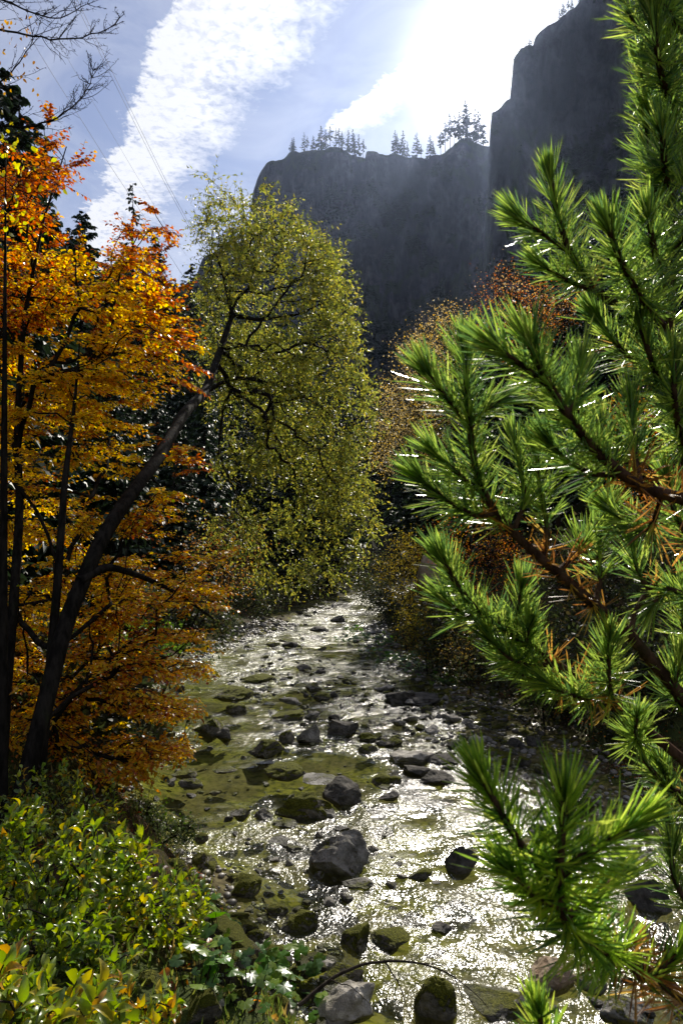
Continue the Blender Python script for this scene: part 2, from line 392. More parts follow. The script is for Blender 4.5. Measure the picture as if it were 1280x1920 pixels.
def water_strip():
    ys = np.concatenate([np.arange(0, 30, 0.08), np.arange(30, 130, 0.4)]); t = np.linspace(0, 1, 130)
    l, r = banks(ys); l = l - 0.8; r = r + 0.8
    X = l[:, None] + (r - l)[:, None] * t[None]; Y = np.repeat(ys[:, None], len(t), 1)
    ra = rapid_fn(X, Y); P = np.stack([X * 2.2, Y * 1.6, 0 * X], -1)
    Z = fbm(P, 4, 51) * 0.022 * ra + 0.0
    V = np.stack([X, Y, Z], -1).reshape(-1, 3); nx, ny = len(t), len(ys)
    i = np.arange(ny - 1)[:, None] * nx + np.arange(nx - 1)[None]
    F = np.stack([i, i + 1, i + nx + 1, i + nx], -1).reshape(-1, 4)
    return mesh_obj('stream_water', V, F, M['water'], smoothf=True, attrs={'rapid': ra.ravel()})
tagp(water_strip(), kind='structure')

# ------------------------------------------------------------------ mountains
def rock_face_mat(name):
    m, T = new_mat(name); g = T.n('ShaderNodeNewGeometry'); P = g.outputs['Position']
    mp = T.n('ShaderNodeMapping'); T.set(mp, 0, P); mp.inputs['Scale'].default_value = (1, 1, 0.35)
    n1 = T.noise(mp.outputs[0], 0.045, 8, 0.68, 0.5); n2 = T.noise(P, 0.012, 5, 0.6); n3 = T.noise(mp.outputs[0], 0.18, 6, 0.7)
    sp = T.n('ShaderNodeSeparateXYZ'); T.set(sp, 0, g.outputs['Normal'])
    rock = T.mix(T.sstep(T.math('ADD', T.math('MULTIPLY', n1, 0.6), T.math('MULTIPLY', T.noise(P, 0.09, 6, 0.7, 1.0), 0.4)), 0.42, 0.60), (0.022, 0.025, 0.036), (0.16, 0.155, 0.175))
    rock = T.mix(T.math('MULTIPLY', T.sstep(T.noise(mp.outputs[0], 0.02, 5, 0.65, 1.2), 0.48, 0.60), 0.8), rock, (0.03, 0.034, 0.04))
    wood = T.mix(T.sstep(n3, 0.4, 0.6), (0.012, 0.022, 0.012), (0.035, 0.05, 0.02))
    f = T.sstep(T.math('ADD', T.math('ADD', sp.outputs[2], T.math('MULTIPLY', T.math('SUBTRACT', n2, 0.5), 1.6)), T.math('MULTIPLY', T.math('SUBTRACT', n3, 0.5), 0.7)), 0.05, 0.35)
    c = T.mix(f, rock, wood)
    b = T.n('ShaderNodeBump', i_Height=n3, i_Strength=1.0, i_Distance=14)
    p = T.n('ShaderNodeBsdfPrincipled', i_Base_Color=c, i_Roughness=0.9, i_Normal=b.outputs[0]); finish(T, p); return m
M['cliff'] = rock_face_mat('limestone_face')
SURF = []; FULL = []
def skyline(i, u):
    """the point of mountain i that stands highest on the skyline in direction u"""
    V = FULL[i]; d = V - np.array([0, 0, CAMZ]); z = d[:, 1] * math.cos(PITCH) + d[:, 2] * math.sin(PITCH)
    pu = 640 + 1280 * d[:, 0] / np.maximum(z, 1); pv = 960 - 1280 * (d[:, 2] * math.cos(PITCH) - d[:, 1] * math.sin(PITCH)) / np.maximum(z, 1)
    pv = np.where((np.abs(pu - u) < 3) & (z > 1), pv, 1e9); return V[int(pv.argmin())]
def massif(name, crest, D, base_z, seed, nu=220, nv=90, wall=0.55, amp=1.0):
    """crest: skyline points (u,v); a wall below it standing on a wooded apron, a plateau behind it"""
    cu = np.array([c[0] for c in crest], float); cv = np.array([c[1] for c in crest], float)
    us = np.linspace(cu[0], cu[-1], nu); vv = np.interp(us, cu, cv)
    top = np.array([at(u, v, D) for u, v in zip(us, vv)])
    V = []
    for k in range(nv):
        t = k / (nv - 1)
        if t < 0.62:                                       # wall and apron, going up
            s = t / 0.62
            zf = s ** 1.0
            z = base_z + (top[:, 2] - base_z) * zf
            back = np.where(zf > 1 - wall, 0.10 * (1 - zf), 0.10 * wall + (1 - wall - zf) * 1.05) * (top[:, 2] - base_z)
            P = top.copy(); P[:, 2] = z
            dirh = unit(np.stack([top[:, 0], top[:, 1]], -1)); P[:, :2] -= dirh * back[:, None]
        else:                                              # plateau sinking away behind the skyline
            s = (t - 0.62) / 0.38; P = top.copy(); dirh = unit(np.stack([top[:, 0], top[:, 1]], -1))
            P[:, :2] += dirh * (s * D * 0.7); P[:, 2] -= (top[:, 2] - base_z) * (0.05 * s + 0.75 * s ** 3)
        V.append(P)
    V = np.stack(V)
    N = np.stack([V[..., 0] * 0.020, V[..., 1] * 0.020, V[..., 2] * 0.011], -1)
    n = fbm(N, 6, seed, 0.55) ; n2 = 1 - np.abs(fbm(N * np.array([2.2, 2.2, 0.35]), 4, seed + 31))
    kk = np.arange(nv) / nv; face = (1 - 0.72 * smooth(kk, 0.50, 0.61))[:, None]
    disp = (n * 26 + n2 * 24 - 14) * amp * face
    dirh = unit(np.stack([V[..., 0], V[..., 1]], -1))
    V[..., :2] -= dirh * disp[..., None]
    lump = fbm(np.stack([V[..., 0] * 0.06, V[..., 1] * 0.06, V[..., 2] * 0.06], -1), 3, seed + 7)
    V[..., 2] += lump * 2.2 * amp
    i = np.arange(nv - 1)[:, None] * nu + np.arange(nu - 1)[None]
    F = np.stack([i, i + 1, i + nu + 1, i + nu], -1).reshape(-1, 4)
    SURF.append((V[:int(nv * 0.60)].copy(), seed)); FULL.append(V.reshape(-1, 3).copy())
    return tagp(mesh_obj(name, V.reshape(-1, 3), F, M['cliff'], smoothf=True), kind='structure')
CREST_C = [(300, 560), (365, 520), (380, 480), (400, 468), (440, 452), (462, 436), (469, 395), (474, 350), (482, 328), (500, 309), (520, 304), (535, 294), (548, 284), (570, 281), (600, 279), (640, 281), (660, 290), (684, 294), (687, 275), (700, 273), (730, 277), (760, 286), (790, 292), (800, 298), (830, 285), (860, 262), (880, 262), (915, 268), (1010, 262), (1150, 240)]
CREST_R = [(905, 440), (914, 330), (918, 240), (921, 206), (938, 196), (950, 183), (957, 176), (959, 120), (962, 100), (975, 76), (990, 66), (999, 70), (1002, 56), (1022, 40), (1042, 26), (1075, 8), (1120, -30), (1180, -80), (1300, -160), (1500, -230), (1900, -300)]
massif('mountain', CREST_C, 640, 60, 5, nu=300, nv=110)
massif('mountain', CREST_R, 400, 40, 23, nu=300, nv=110, wall=0.7, amp=0.8)
# ------------------------------------------------------------------ rocks
def rock_mat(name, light, dark, moss_amt, moss=((0.05, 0.06, 0.008), (0.22, 0.22, 0.025))):
    m, T = new_mat(name); tc = T.n('ShaderNodeTexCoord'); O = tc.outputs['Object']; g = T.n('ShaderNodeNewGeometry')
    oi = T.n('ShaderNodeObjectInfo'); off = T.n('ShaderNodeVectorMath', operation='ADD'); T.set(off, 0, O)
    cx = T.n('ShaderNodeCombineXYZ'); T.set(cx, 0, T.math('MULTIPLY', oi.outputs['Random'], 37.0)); T.t.links.new(cx.outputs[0], off.inputs[1]); V = off.outputs[0]
    n1 = T.noise(V, 5, 6, 0.65, 0.3); n2 = T.noise(V, 28, 5, 0.7); n3 = T.noise(V, 2.2, 4, 0.6); n4 = T.noise(V, 70, 3, 0.7)
    c = T.mix(T.sstep(n1, 0.35, 0.65), dark, light)
    c = T.mix(T.math('MULTIPLY', T.sstep(n2, 0.55, 0.75), 0.6), c, tuple(0.35 * x for x in dark))
    mc = T.mix(T.sstep(n4, 0.35, 0.7), moss[0], moss[1])
    sn = T.n('ShaderNodeSeparateXYZ'); T.set(sn, 0, g.outputs['Normal']); sp = T.n('ShaderNodeSeparateXYZ'); T.set(sp, 0, g.outputs['Position'])
    f = T.math('ADD', T.math('MULTIPLY', sn.outputs[2], 0.55), T.math('ADD', T.math('MULTIPLY', T.math('SUBTRACT', n3, 0.5), 2.0), T.math('MULTIPLY', T.math('SUBTRACT', n2, 0.5), 0.9)))
    mf = T.sstep(f, 0.75 - moss_amt, 0.95 - moss_amt)
    c = T.mix(mf, c, mc)
    wet = T.math('MULTIPLY', T.sstep(T.math('ADD', sp.outputs[2], T.math('MULTIPLY', T.math('SUBTRACT', n1, 0.5), 0.06)), 0.07, 0.0), 0.6)
    c = T.mix(wet, c, (0.025, 0.022, 0.015))
    ro = T.math('SUBTRACT', 0.85, T.math('MULTIPLY', wet, 0.7))
    hgt = T.math('ADD', T.math('MULTIPLY', n1, 0.5), T.math('MULTIPLY', n2, T.math('ADD', 0.3, T.math('MULTIPLY', mf, 0.5))))
    hgt = T.math('ADD', hgt, T.math('MULTIPLY', n4, T.math('MULTIPLY', mf, 0.35)))
    b = T.n('ShaderNodeBump', i_Height=hgt, i_Strength=1.0, i_Distance=0.09)
    p = T.n('ShaderNodeBsdfPrincipled', i_Base_Color=c, i_Roughness=ro, i_Normal=b.outputs[0]); T.set(p, 'Specular IOR Level', T.math('ADD', 0.12, T.math('MULTIPLY', wet, 0.5))); finish(T, p); return m
M['rock'] = rock_mat('grey_limestone', (0.29, 0.275, 0.245), (0.10, 0.095, 0.08), 0.28)
M['pale'] = rock_mat('pale_limestone', (0.52, 0.49, 0.43), (0.26, 0.24, 0.20), -0.2)
M['darkrock'] = rock_mat('dark_rock', (0.13, 0.12, 0.105), (0.05, 0.047, 0.04), -0.1)
M['mossy'] = rock_mat('mossy_rock', (0.24, 0.22, 0.18), (0.09, 0.085, 0.07), 0.62)
M['tan'] = rock_mat('tan_sandstone', (0.45, 0.36, 0.25), (0.25, 0.17, 0.11), -0.3)
def ico(sub):
    bm = bmesh.new(); bmesh.ops.create_icosphere(bm, subdivisions=sub, radius=1.0)
    V = np.array([v.co[:] for v in bm.verts]); F = np.array([[v.index for v in f.verts] for f in bm.faces]); bm.free(); return V, F
ICO = {k: ico(k) for k in (2, 3, 4, 5)}
def rock_shape(seed, size, sub=4, style='block'):
    """facetted, chipped boulder, local coordinates with the base at z<0"""
    r = np.random.default_rng(seed); V, F = ICO[sub]; V = V.copy()
    ncut = {'block': 13, 'slab': 11, 'round': 5, 'lean': 12}[style]
    for k in range(ncut):                                   # cut with planes for flat faces
        n = unit(r.normal(size=3) * ([1, 1, 0.8])); dcut = r.uniform(0.42, 0.85) if style != 'round' else r.uniform(0.72, 0.95)
        s = V @ n; over = np.maximum(s - dcut, 0); V = V - over[:, None] * n * 0.96
    V = V / np.abs(V).max(0)
    if style == 'lean': V[:, 2] *= 1.0; V[:, 2] += 0.45 * V[:, 0] * np.clip(V[:, 2] + 0.3, 0, 1); V[:, 2] /= np.abs(V[:, 2]).max()
    V = V * (1 + 0.17 * fbm(V * 1.5 + seed, 3, seed)[:, None]) + 0.05 * fbm(V * 5 + seed, 3, seed + 5)[:, None] * unit(V)
    a = r.uniform(0, 6.28) if style != 'lean' else 0.0
    c, s = math.cos(a), math.sin(a)
    if style != 'lean': V[:, :2] = V[:, :2] @ np.array([[c, -s], [s, c]])
    V = V / np.abs(V).max(0) * (np.array(size) / 2)
    return V, F
def put_rock(u, v, w, h, mat, style, label, seed, name='boulder', depthf=0.8, sub=4, sink=0.38, group=None, flip=False):
    """u,v centre and w,h size in the photograph, of the part standing clear of the water"""
    base = hit(u, v + h * 0.42); Y = base[1]; s = Y / 1280
    W_ = w * s * 1.12; Hh = 0.9 * h * s / max(math.cos(math.atan(CAMZ / Y)), 0.5); Dp = W_ * depthf
    Hh = max(Hh - Dp * 0.5 * CAMZ / math.hypot(Y, CAMZ) * 0.6, Hh * 0.4)
    tot = Hh / (1 - sink)
    V, F = rock_shape(seed, (W_, Dp, tot), sub, style)
    if flip: V[:, 0] *= -1; F = F[:, ::-1]
    loc = np.array([base[0], Y + Dp * 0.42, base[2] + tot * (0.5 - sink)])
    me = mesh_obj(name, V, F, mat, smoothf=(style == 'round'))
    me.location = loc
    if style != 'round':
        me.data.polygons.foreach_set('use_smooth', np.ones(len(F), bool))
        try: me.data.set_sharp_from_angle(angle=R(32))
        except Exception: pass
    return tagp(me, label, 'rock' if name == 'stone' else 'boulder', group)
mk = M
ROCKS = [  # u, v, w, h, mat, style, label
 (627, 1606, 118, 84, 'rock', 'block', 'largest angular grey boulder, standing alone in the glittering rapids'),
 (648, 1490, 78, 56, 'darkrock', 'block', 'dark square boulder with greenish top behind the leaning mossy slab'),
 (567, 1516, 96, 50, 'mossy', 'lean', 'long mossy slab leaning up against the dark square boulder'),
 (533, 1450, 72, 24, 'mossy', 'round', 'low mossy hump rising out of the green pool'),
 (590, 1468, 84, 18, 'rock', 'slab', 'flat bare grey slab lying just left of the dark square boulder'),
 (497, 1405, 66, 34, 'mossy', 'block', 'broad boulder capped with moss above the green pool'),
 (581, 1378, 46, 36, 'rock', 'lean', 'bare grey pointed boulder right of the small mossy knob'),
 (536, 1383, 28, 24, 'mossy', 'round', 'small round moss knob left of the bare pointed boulder'),
 (390, 1367, 62, 40, 'mossy', 'lean', 'tilted mossy boulder beside the left rapid, tip pointing right'),
 (420, 1377, 34, 30, 'darkrock', 'block', 'dark block behind the right end of the tilted mossy boulder'),
 (643, 1366, 56, 34, 'darkrock', 'block', 'dark boulder at the left edge of the stony bar'),
 (441, 1330, 36, 20, 'mossy', 'round', 'round moss cushion stone between two pale sandy patches'),
 (430, 1303, 74, 24, 'mossy', 'lean', 'long mossy rock ridge in the upper left of the stream'),
 (478, 1272, 60, 20, 'mossy', 'slab', 'low ragged mossy slab upstream of the long ridge'),
 (540, 1207, 34, 18, 'darkrock', 'lean', 'dark peaked rock in the bright water far upstream'),
 (512, 1209, 26, 9, 'mossy', 'slab', 'low dark slab touching the far peaked rock'),
 (567, 1251, 30, 14, 'darkrock', 'block', 'small dark block mid-stream below the far peaked rock'),
 (635, 1161, 30, 14, 'darkrock', 'lean', 'dark rock in the farthest bend of the stream'),
 (602, 1180, 40, 10, 'darkrock', 'slab', 'thin dark slab left of the farthest rock'),
 (745, 1306, 62, 32, 'darkrock', 'lean', 'big dark sloping boulder at the head of the stony bar'),
 (795, 1312, 66, 24, 'darkrock', 'slab', 'brown flat boulder joined to the right of the dark sloping one'),
 (545, 1343, 66, 22, 'mossy', 'slab', 'ragged mossy slab between the moss cushion and the bar'),
 (546, 1316, 40, 14, 'rock', 'block', 'greyish low block upstream of the ragged mossy slab'),
 (583, 1343, 30, 18, 'rock', 'lean', 'small grey wedge right of the ragged mossy slab'),
 (587, 1291, 34, 14, 'rock', 'slab', 'pale grey flat stone mid-stream'),
 (603, 1306, 30, 16, 'mossy', 'round', 'small dark mossy stone below the pale flat one'),
 (299, 1364, 34, 26, 'mossy', 'round', 'dark rounded rock under the tip of the orange branch'),
 (338, 1292, 18, 14, 'darkrock', 'block', 'small dark rock alone in the left backwater'),
 (344, 1455, 48, 20, 'mossy', 'slab', 'dark mossy rock in the shallows left of the pool'),
 (350, 1473, 46, 18, 'rock', 'block', 'grey rock in front of the dark mossy one in the shallows'),
 (421, 1447, 38, 11, 'mossy', 'slab', 'thin mossy stone barely above the still pool'),
 (402, 1487, 22, 9, 'mossy', 'slab', 'small wet stone below the thin mossy stone'),
 (716, 1464, 34, 22, 'mossy', 'round', 'mossy hump, left one of a pair in the rapids right of the dark boulder'),
 (741, 1464, 26, 16, 'mossy', 'round', 'mossy hump, right one of a pair in the rapids'),
 (726, 1478, 36, 12, 'mossy', 'slab', 'flat moss patch stone in front of the pair of humps'),
 (729, 1496, 38, 18, 'darkrock', 'block', 'dark blocky stone below the flat moss patch'),
 (824, 1465, 72, 26, 'darkrock', 'slab', 'long dark wet rock under the edge of the bar'),
 (780, 1424, 84, 34, 'pale', 'slab', 'large pale sandy flat rock at the foot of the stony bar'),
 (838, 1428, 62, 22, 'darkrock', 'slab', 'dark slab overlapping the right of the pale sandy rock'),
 (782, 1447, 54, 20, 'darkrock', 'block', 'brown rock at the lower tip of the pale sandy rock'),
 (452, 1527, 42, 20, 'rock', 'lean', 'pale wet ridge of rock below the green pool'),
 (497, 1529, 40, 20, 'rock', 'slab', 'grey oval stone right of the pale wet ridge'),
 (532, 1545, 42, 17, 'mossy', 'slab', 'mossy flat stone at the foot of the long leaning slab'),
 (617, 1530, 34, 18, 'rock', 'block', 'light grey block touching the lower end of the leaning slab'),
 (641, 1556, 28, 11, 'darkrock', 'slab', 'small dark flat stone above the largest grey boulder'),
 (524, 1581, 40, 12, 'rock', 'slab', 'low stone awash left of the largest grey boulder'),
 (549, 1594, 34, 12, 'mossy', 'slab', 'dark low stone touching the left side of the largest grey boulder'),
 (787, 1645, 46, 20, 'mossy', 'lean', 'small mossy stone alone in the broad glitter'),
 (675, 1661, 62, 20, 'rock', 'lean', 'wedge of grey rock below the largest boulder'),
 (835, 1747, 46, 20, 'darkrock', 'slab', 'brown wet stone in the glitter near the front'),
 (824, 1708, 36, 9, 'darkrock', 'slab', 'dark stone almost drowned in the right of the rapids'),
 (452, 1671, 62, 34, 'mossy', 'block', 'square mossy boulder near the left bank'),
 (517, 1712, 40, 20, 'mossy', 'round', 'dark low stone in the shallow left of the mossy boulder pair'),
 (559, 1739, 64, 40, 'mossy', 'block', 'shaggy yellow green mossy boulder in the shallows'),
 (668, 1768, 56, 42, 'mossy', 'lean', 'pointed mossy boulder in the front rapids'),
 (732, 1774, 72, 28, 'mossy', 'slab', 'long low mossy boulder right of the pointed one'),
 (515, 1796, 46, 26, 'mossy', 'round', 'round mossy stone by the green bank plants'),
 (478, 1768, 36, 36, 'mossy', 'block', 'upright mossy stone at the edge of the bank plants'),
 (821, 1892, 74, 76, 'mossy', 'round', 'domed grey boulder rimmed with moss at the bottom of the picture'),
 (1046, 1842, 98, 52, 'tan', 'block', 'square tan block of rock on the right front shore'),
 (938, 1898, 156, 44, 'mossy', 'slab', 'wide moss covered slab at the front shore below the tan block'),
 (1180, 1905, 104, 40, 'rock', 'slab', 'flat grey slab in the right front corner'),
 (636, 1895, 120, 60, 'pale', 'lean', 'pale cream rock under the fallen twig at the front'),
 (632, 1850, 90, 38, 'mossy', 'slab', 'mossy rock behind the pale cream rock'),
 (376, 1572, 24, 16, 'mossy', 'round', 'small moss ball stone near the white shining plant'),
 (322, 1628, 60, 28, 'mossy', 'slab', 'flat mossy rock at the foot of the big leaved shrub'),
 (380, 1625, 48, 42, 'mossy', 'block', 'dark mossy rock standing at the left waterline'),
 (870, 1622, 56, 50, 'darkrock', 'block', 'dark shore rock behind the nearest pine sprig'),
 (720, 1290, 40, 18, 'rock', 'slab', 'pale grey slab on top of the stony bar'),
 (418, 1745, 70, 30, 'mossy', 'slab', 'broad mossy rock half under the bank plants'),
 (612, 1812, 32, 13, 'pale', 'slab', 'whitish flat stone under the shallow front water'),
 (450, 1800, 42, 30, 'rock', 'round', 'grey round rock among the bank plants'),
 (440, 1650, 30, 16, 'mossy', 'slab', 'thin mossy stone above the square mossy boulder'),
 (690, 1405, 34, 18, 'mossy', 'round', 'dark mossy stone at the lower left of the bar'),
 (733, 1392, 40, 24, 'mossy', 'block', 'green mossy block amid the cobbles of the bar'),
 (690, 1384, 30, 18, 'mossy', 'round', 'bright moss capped stone amid the cobbles of the bar'),
 (1010, 1560, 50, 26, 'darkrock', 'block', 'dark rock on the right shore hidden by pine needles'),
 (300, 1760, 70, 40, 'mossy', 'block', 'mossy rock showing below the right edge of the glossy shrub'),
 (360, 1815, 66, 40, 'mossy', 'slab', 'shaggy mossy rock under the lobed plants at the near bank'),
 (455, 1862, 60, 44, 'mossy', 'block', 'mossy block in the middle of the lobed plants'),
 (395, 1905, 70, 40, 'pale', 'block', 'pale rough stone at the bottom edge among plants'),
 (520, 1900, 50, 40, 'mossy', 'round', 'mossy lump left of the pale cream rock at the bottom edge'),
 (280, 1860, 60, 40, 'mossy', 'slab', 'dim mossy rock beside the orange tinged shrub'),
 (1230, 1690, 80, 60, 'darkrock', 'block', 'dark boulder on the right shore under the pine'),
]
for k, (u, v, w, h, mt, st, lab) in enumerate(ROCKS):
    put_rock(u, v, w, h, M[mt], st, lab, 100 + k, sub=5 if w > 60 else 4, depthf=0.85 if w < 90 else 0.7)
# the tan boulder on the far right bank
c = at(808, 1062, 24); V, F = rock_shape(555, (1.0, 0.8, 1.6), 4, 'block')
o = mesh_obj('boulder', V, F, M['tan'], smoothf=True); o.location = (c[0], c[1], c[2] - 0.35); tagp(o, 'reddish tan boulder with a split top on the far right bank', 'boulder')

# cobbles: eight shapes, copied
COB = []
for k in range(8):
    V, F = rock_shape(900 + k, (1, 1, 1), 4, ['block', 'block', 'slab', 'lean'][k % 4])
    me = bpy.data.meshes.new('cobble'); 
    o = mesh_obj('cobble', V, F, M[['rock', 'darkrock', 'mossy', 'pale'][k % 4]], smoothf=True); COB.append(o)
def cobbles(n, region, smin, smax, label, group, mats, seed, bank=False):
    r = np.random.default_rng(seed); made = 0; taken = []
    us = [p[0] for p in region]; vs_ = [p[1] for p in region]; tries = 0
    while made < n and tries < n * 40:
        tries += 1
        u = r.uniform(min(us), max(us)); v = r.uniform(min(vs_), max(vs_))
        if not inside(u, v, region): continue
        p = hit(u, v) if bank else on_z(u, v); s = smin * (smax / smin) ** (r.random() ** 1.7)
        if any((p[0] - q[0]) ** 2 + (p[1] - q[1]) ** 2 < (0.42 * (s + q[2])) ** 2 for q in taken): continue
        taken.append((p[0], p[1], s))
        src = COB[mats[r.integers(len(mats))] if mats else r.integers(8)]; o = src.copy(); col.objects.link(o)
        hgt = s * r.uniform(0.4, 0.75); z = max(float(H(p[0], p[1], False)), hgt * r.uniform(-0.2, 0.0))
        o.scale = (s * r.uniform(0.8, 1.3), s * r.uniform(0.7, 1.1), hgt); o.rotation_euler = (r.uniform(-.25, .25), r.uniform(-.25, .25), r.uniform(0, 6.28))
        o.location = (p[0], p[1], z + hgt * 0.22)
        o.name = 'cobble'; tagp(o, label, 'stone', group); made += 1
def inside(x, y, poly):
    c = False; j = len(poly) - 1
    for i in range(len(poly)):
        xi, yi = poly[i]; xj, yj = poly[j]
        if (yi > y) != (yj > y) and x < (xj - xi) * (y - yi) / (yj - yi) + xi: c = not c
        j = i
    return c
cobbles(98, [(660, 1300), (740, 1290), (860, 1320), (1010, 1390), (1060, 1470), (870, 1450), (760, 1415), (670, 1380)], 0.10, 0.42,
        'rounded cobble packed among many others on the stony bar right of midstream', 'cobbles of the stony bar', None, 1)
cobbles(72, [(480, 1230), (640, 1225), (700, 1300), (680, 1390), (600, 1350), (470, 1290)], 0.10, 0.36,
        'dark wet stone scattered with others in the broken water above the pool', 'stones in the upstream riffle', (2, 6, 0, 1, 5), 2)
cobbles(34, [(330, 1430), (480, 1560), (760, 1560), (850, 1700), (620, 1720), (420, 1600), (240, 1470)], 0.08, 0.2,
        'small wet stone just breaking the water near the larger boulders', 'small stones around the boulders', None, 3)
cobbles(20, [(410, 1165), (560, 1150), (640, 1135), (700, 1140), (560, 1165), (480, 1200), (410, 1210)], 0.18, 0.55,
        'dim cobble on the shaded gravel at the far left of the bend', 'cobbles on the far gravel', None, 4)
cobbles(40, [(400, 1700), (560, 1790), (700, 1850), (680, 1919), (380, 1919), (340, 1760)], 0.14, 0.42,
        'half buried stone among the low green plants of the near bank', 'stones in the near bank', (2, 6, 2, 6, 0), 5, True)
cobbles(14, [(980, 1780), (1100, 1800), (1270, 1820), (1270, 1919), (960, 1919)], 0.10, 0.34,
        'broken stone lying among others on the near right shore', 'stones on the near right shore', None, 6, True)
cobbles(8, [(900, 1480), (1260, 1480), (1260, 1640), (960, 1600)], 0.12, 0.4,
        'dark stone on the shaded shore behind the pine sprays', 'stones on the shaded right shore', None, 7)
cobbles(12, [(640, 1180), (720, 1230), (840, 1300), (760, 1290), (660, 1240)], 0.12, 0.35,
        'stone half lost in the low greenery at the right waterline', 'stones along the right waterline', None, 8)
for o in COB: bpy.data.objects.remove(o)
# ------------------------------------------------------------------ conifers
def spruce_mesh(seed, h, rad, nb, ntw, ragged=0.3, bare=0.12, green=(0.024, 0.042, 0.018), wm=1.0):
    r = np.random.default_rng(seed); G = Geo(); T = Geo()
    T.tube([(0, 0, -0.5), (0.01 * h, 0, h * 0.5), (0, 0, h)], [0.011 * h, 0.007 * h, 0.001 * h], 6)
    zs = bare + (1 - bare) * np.linspace(0, 1, nb) ** 0.9; a = r.uniform(0, 6.28, nb)
    for z, an in zip(zs, a):
        L = rad * (1 - z) ** 0.8 * (1 - ragged * r.random()) + 0.02 * h
        if r.random() < ragged * 0.25: L *= 0.4
        d = np.array([math.cos(an), math.sin(an), 0]); t = np.linspace(0, 1, 5)
        droop = -0.28 * t + 0.22 * t ** 2.5
        P = np.array([0, 0, z * h]) + d * (L * t)[:, None]; P[:, 2] += L * droop
        T.tube(P, np.linspace(0.0025, 0.0008, 5) * h, 3)
        k = max(int(ntw * (0.35 + L / rad)), 6); tt = r.uniform(0.12, 1, k)
        B = np.stack([np.interp(tt, t, P[:, c]) for c in range(3)], 1)
        s = np.array([-d[1], d[0], 0]); sg = r.choice([-1, 1], k)[:, None]
        D = d * r.uniform(0.4, 1.1, (k, 1)) + s * sg * r.uniform(0.3, 1, (k, 1)) + np.array([0, 0, -1]) * r.uniform(0.1, 0.7, (k, 1))
        C = np.array(green) * r.uniform(0.6, 1.5, (k, 1)) * np.array([1, 1, 1])
        leaf_geo(G, B, D, r.normal(size=(k, 3)) * 0.4 + [0, 0, 1], L * r.uniform(0.12, 0.34, k) + 0.01 * h, wm * (L * 0.07 + 0.012 * h) * r.uniform(0.6, 1.2, k), C)
    return G, T
PROTOS = []
def make_spruce(name, seed, h, rad, nb, ntw, **kw):
    root = empty(name); G, T = spruce_mesh(seed, h, rad, nb, ntw, **kw)
    T.build('trunk', M['dark_bark'], root); G.build('crown', M['conifer'], root); PROTOS.append(root); return root
def copy_tree(o, parent=None):
    c = o.copy(); col.objects.link(c); c.parent = parent
    for ch in [x for x in o.children]: copy_tree(ch, c)
    return c
def place(proto, loc, sc, rz, label, cat, group):
    o = copy_tree(proto); o.location = tuple(float(c) for c in loc); o.scale = (sc * random.uniform(0.85, 1.15), sc * random.uniform(0.85, 1.15), sc); o.rotation_euler = (0, 0, rz)
    return tagp(o, label, cat, group)
def kill(o):
    for c in list(o.children): kill(c)
    bpy.data.objects.remove(o)
SP = [make_spruce('spruce', 11, 14, 2.7, 130, 26), make_spruce('spruce', 12, 14, 2.2, 110, 24, ragged=0.5), make_spruce('spruce', 13, 14, 3.2, 140, 28, ragged=0.45, bare=0.2)]
FAR = [make_spruce('spruce', 21, 15, 3.4, 60, 14, ragged=0.5, bare=0.08, wm=2.4), make_spruce('spruce', 22, 15, 3.8, 50, 13, ragged=0.7, bare=0.2, wm=2.4), make_spruce('pine', 23, 14, 5.2, 40, 18, ragged=0.8, bare=0.4, wm=2.4)]
# on the skyline of the flat mountain: u, v of the foot, height in pixels, kind
RIDGE = [(548, 285, 18, 0), (553, 284, 20, 0), (568, 281, 26, 1), (575, 281, 22, 2), (590, 281, 20, 0), (603, 281, 34, 0), (607, 281, 28, 1), (617, 281, 32, 2), (630, 282, 27, 1), (638, 283, 30, 2), (643, 285, 24, 0), (655, 290, 32, 0), (661, 291, 36, 1), (666, 293, 30, 0), (675, 294, 32, 1), (682, 294, 28, 2),
         (741, 279, 32, 0), (744, 279, 28, 1), (757, 284, 36, 0), (766, 288, 22, 1), (778, 293, 34, 0), (790, 294, 20, 2), (804, 298, 30, 0), (810, 297, 20, 1), (825, 292, 34, 2), (832, 288, 46, 2), (840, 284, 52, 2), (850, 276, 44, 2), (858, 272, 40, 0), (870, 274, 50, 1), (877, 272, 54, 0), (893, 272, 48, 1), (900, 272, 46, 0), (907, 270, 40, 2)]
for u, v, hp, k in RIDGE:
    p = skyline(0, u) - [0, 0, 2.0]; h = (hp * 1.15 + 4) / 1280 * np.linalg.norm(p)
    place(FAR[k], p, h / 14.5, random.uniform(0, 6), ('dark conifer of the close row on the left half of the flat mountain top' if u < 700 else 'dark conifer of the thinner row right of the notch on the mountain top' if u < 812 else 'conifer of the tall clump in the glare beside the high cliff'),
          'conifer', 'conifers on the mountain skyline')
for u, v, hp, k in [(985, 72, 14, 1), (991, 68, 16, 0), (997, 72, 12, 2), (1046, 26, 20, 1), (1053, 22, 26, 0), (1062, 16, 22, 2), (1070, 10, 20, 0), (1082, 2, 24, 1), (1100, -12, 26, 0)]:
    p = skyline(1, u) - [0, 0, 1.2]; place(FAR[k], p, (hp + 4) / 1280 * 400 / 14.5, random.uniform(0, 6), 'small conifer clinging to the top edge of the high right cliff', 'conifer', 'conifers on the high cliff')
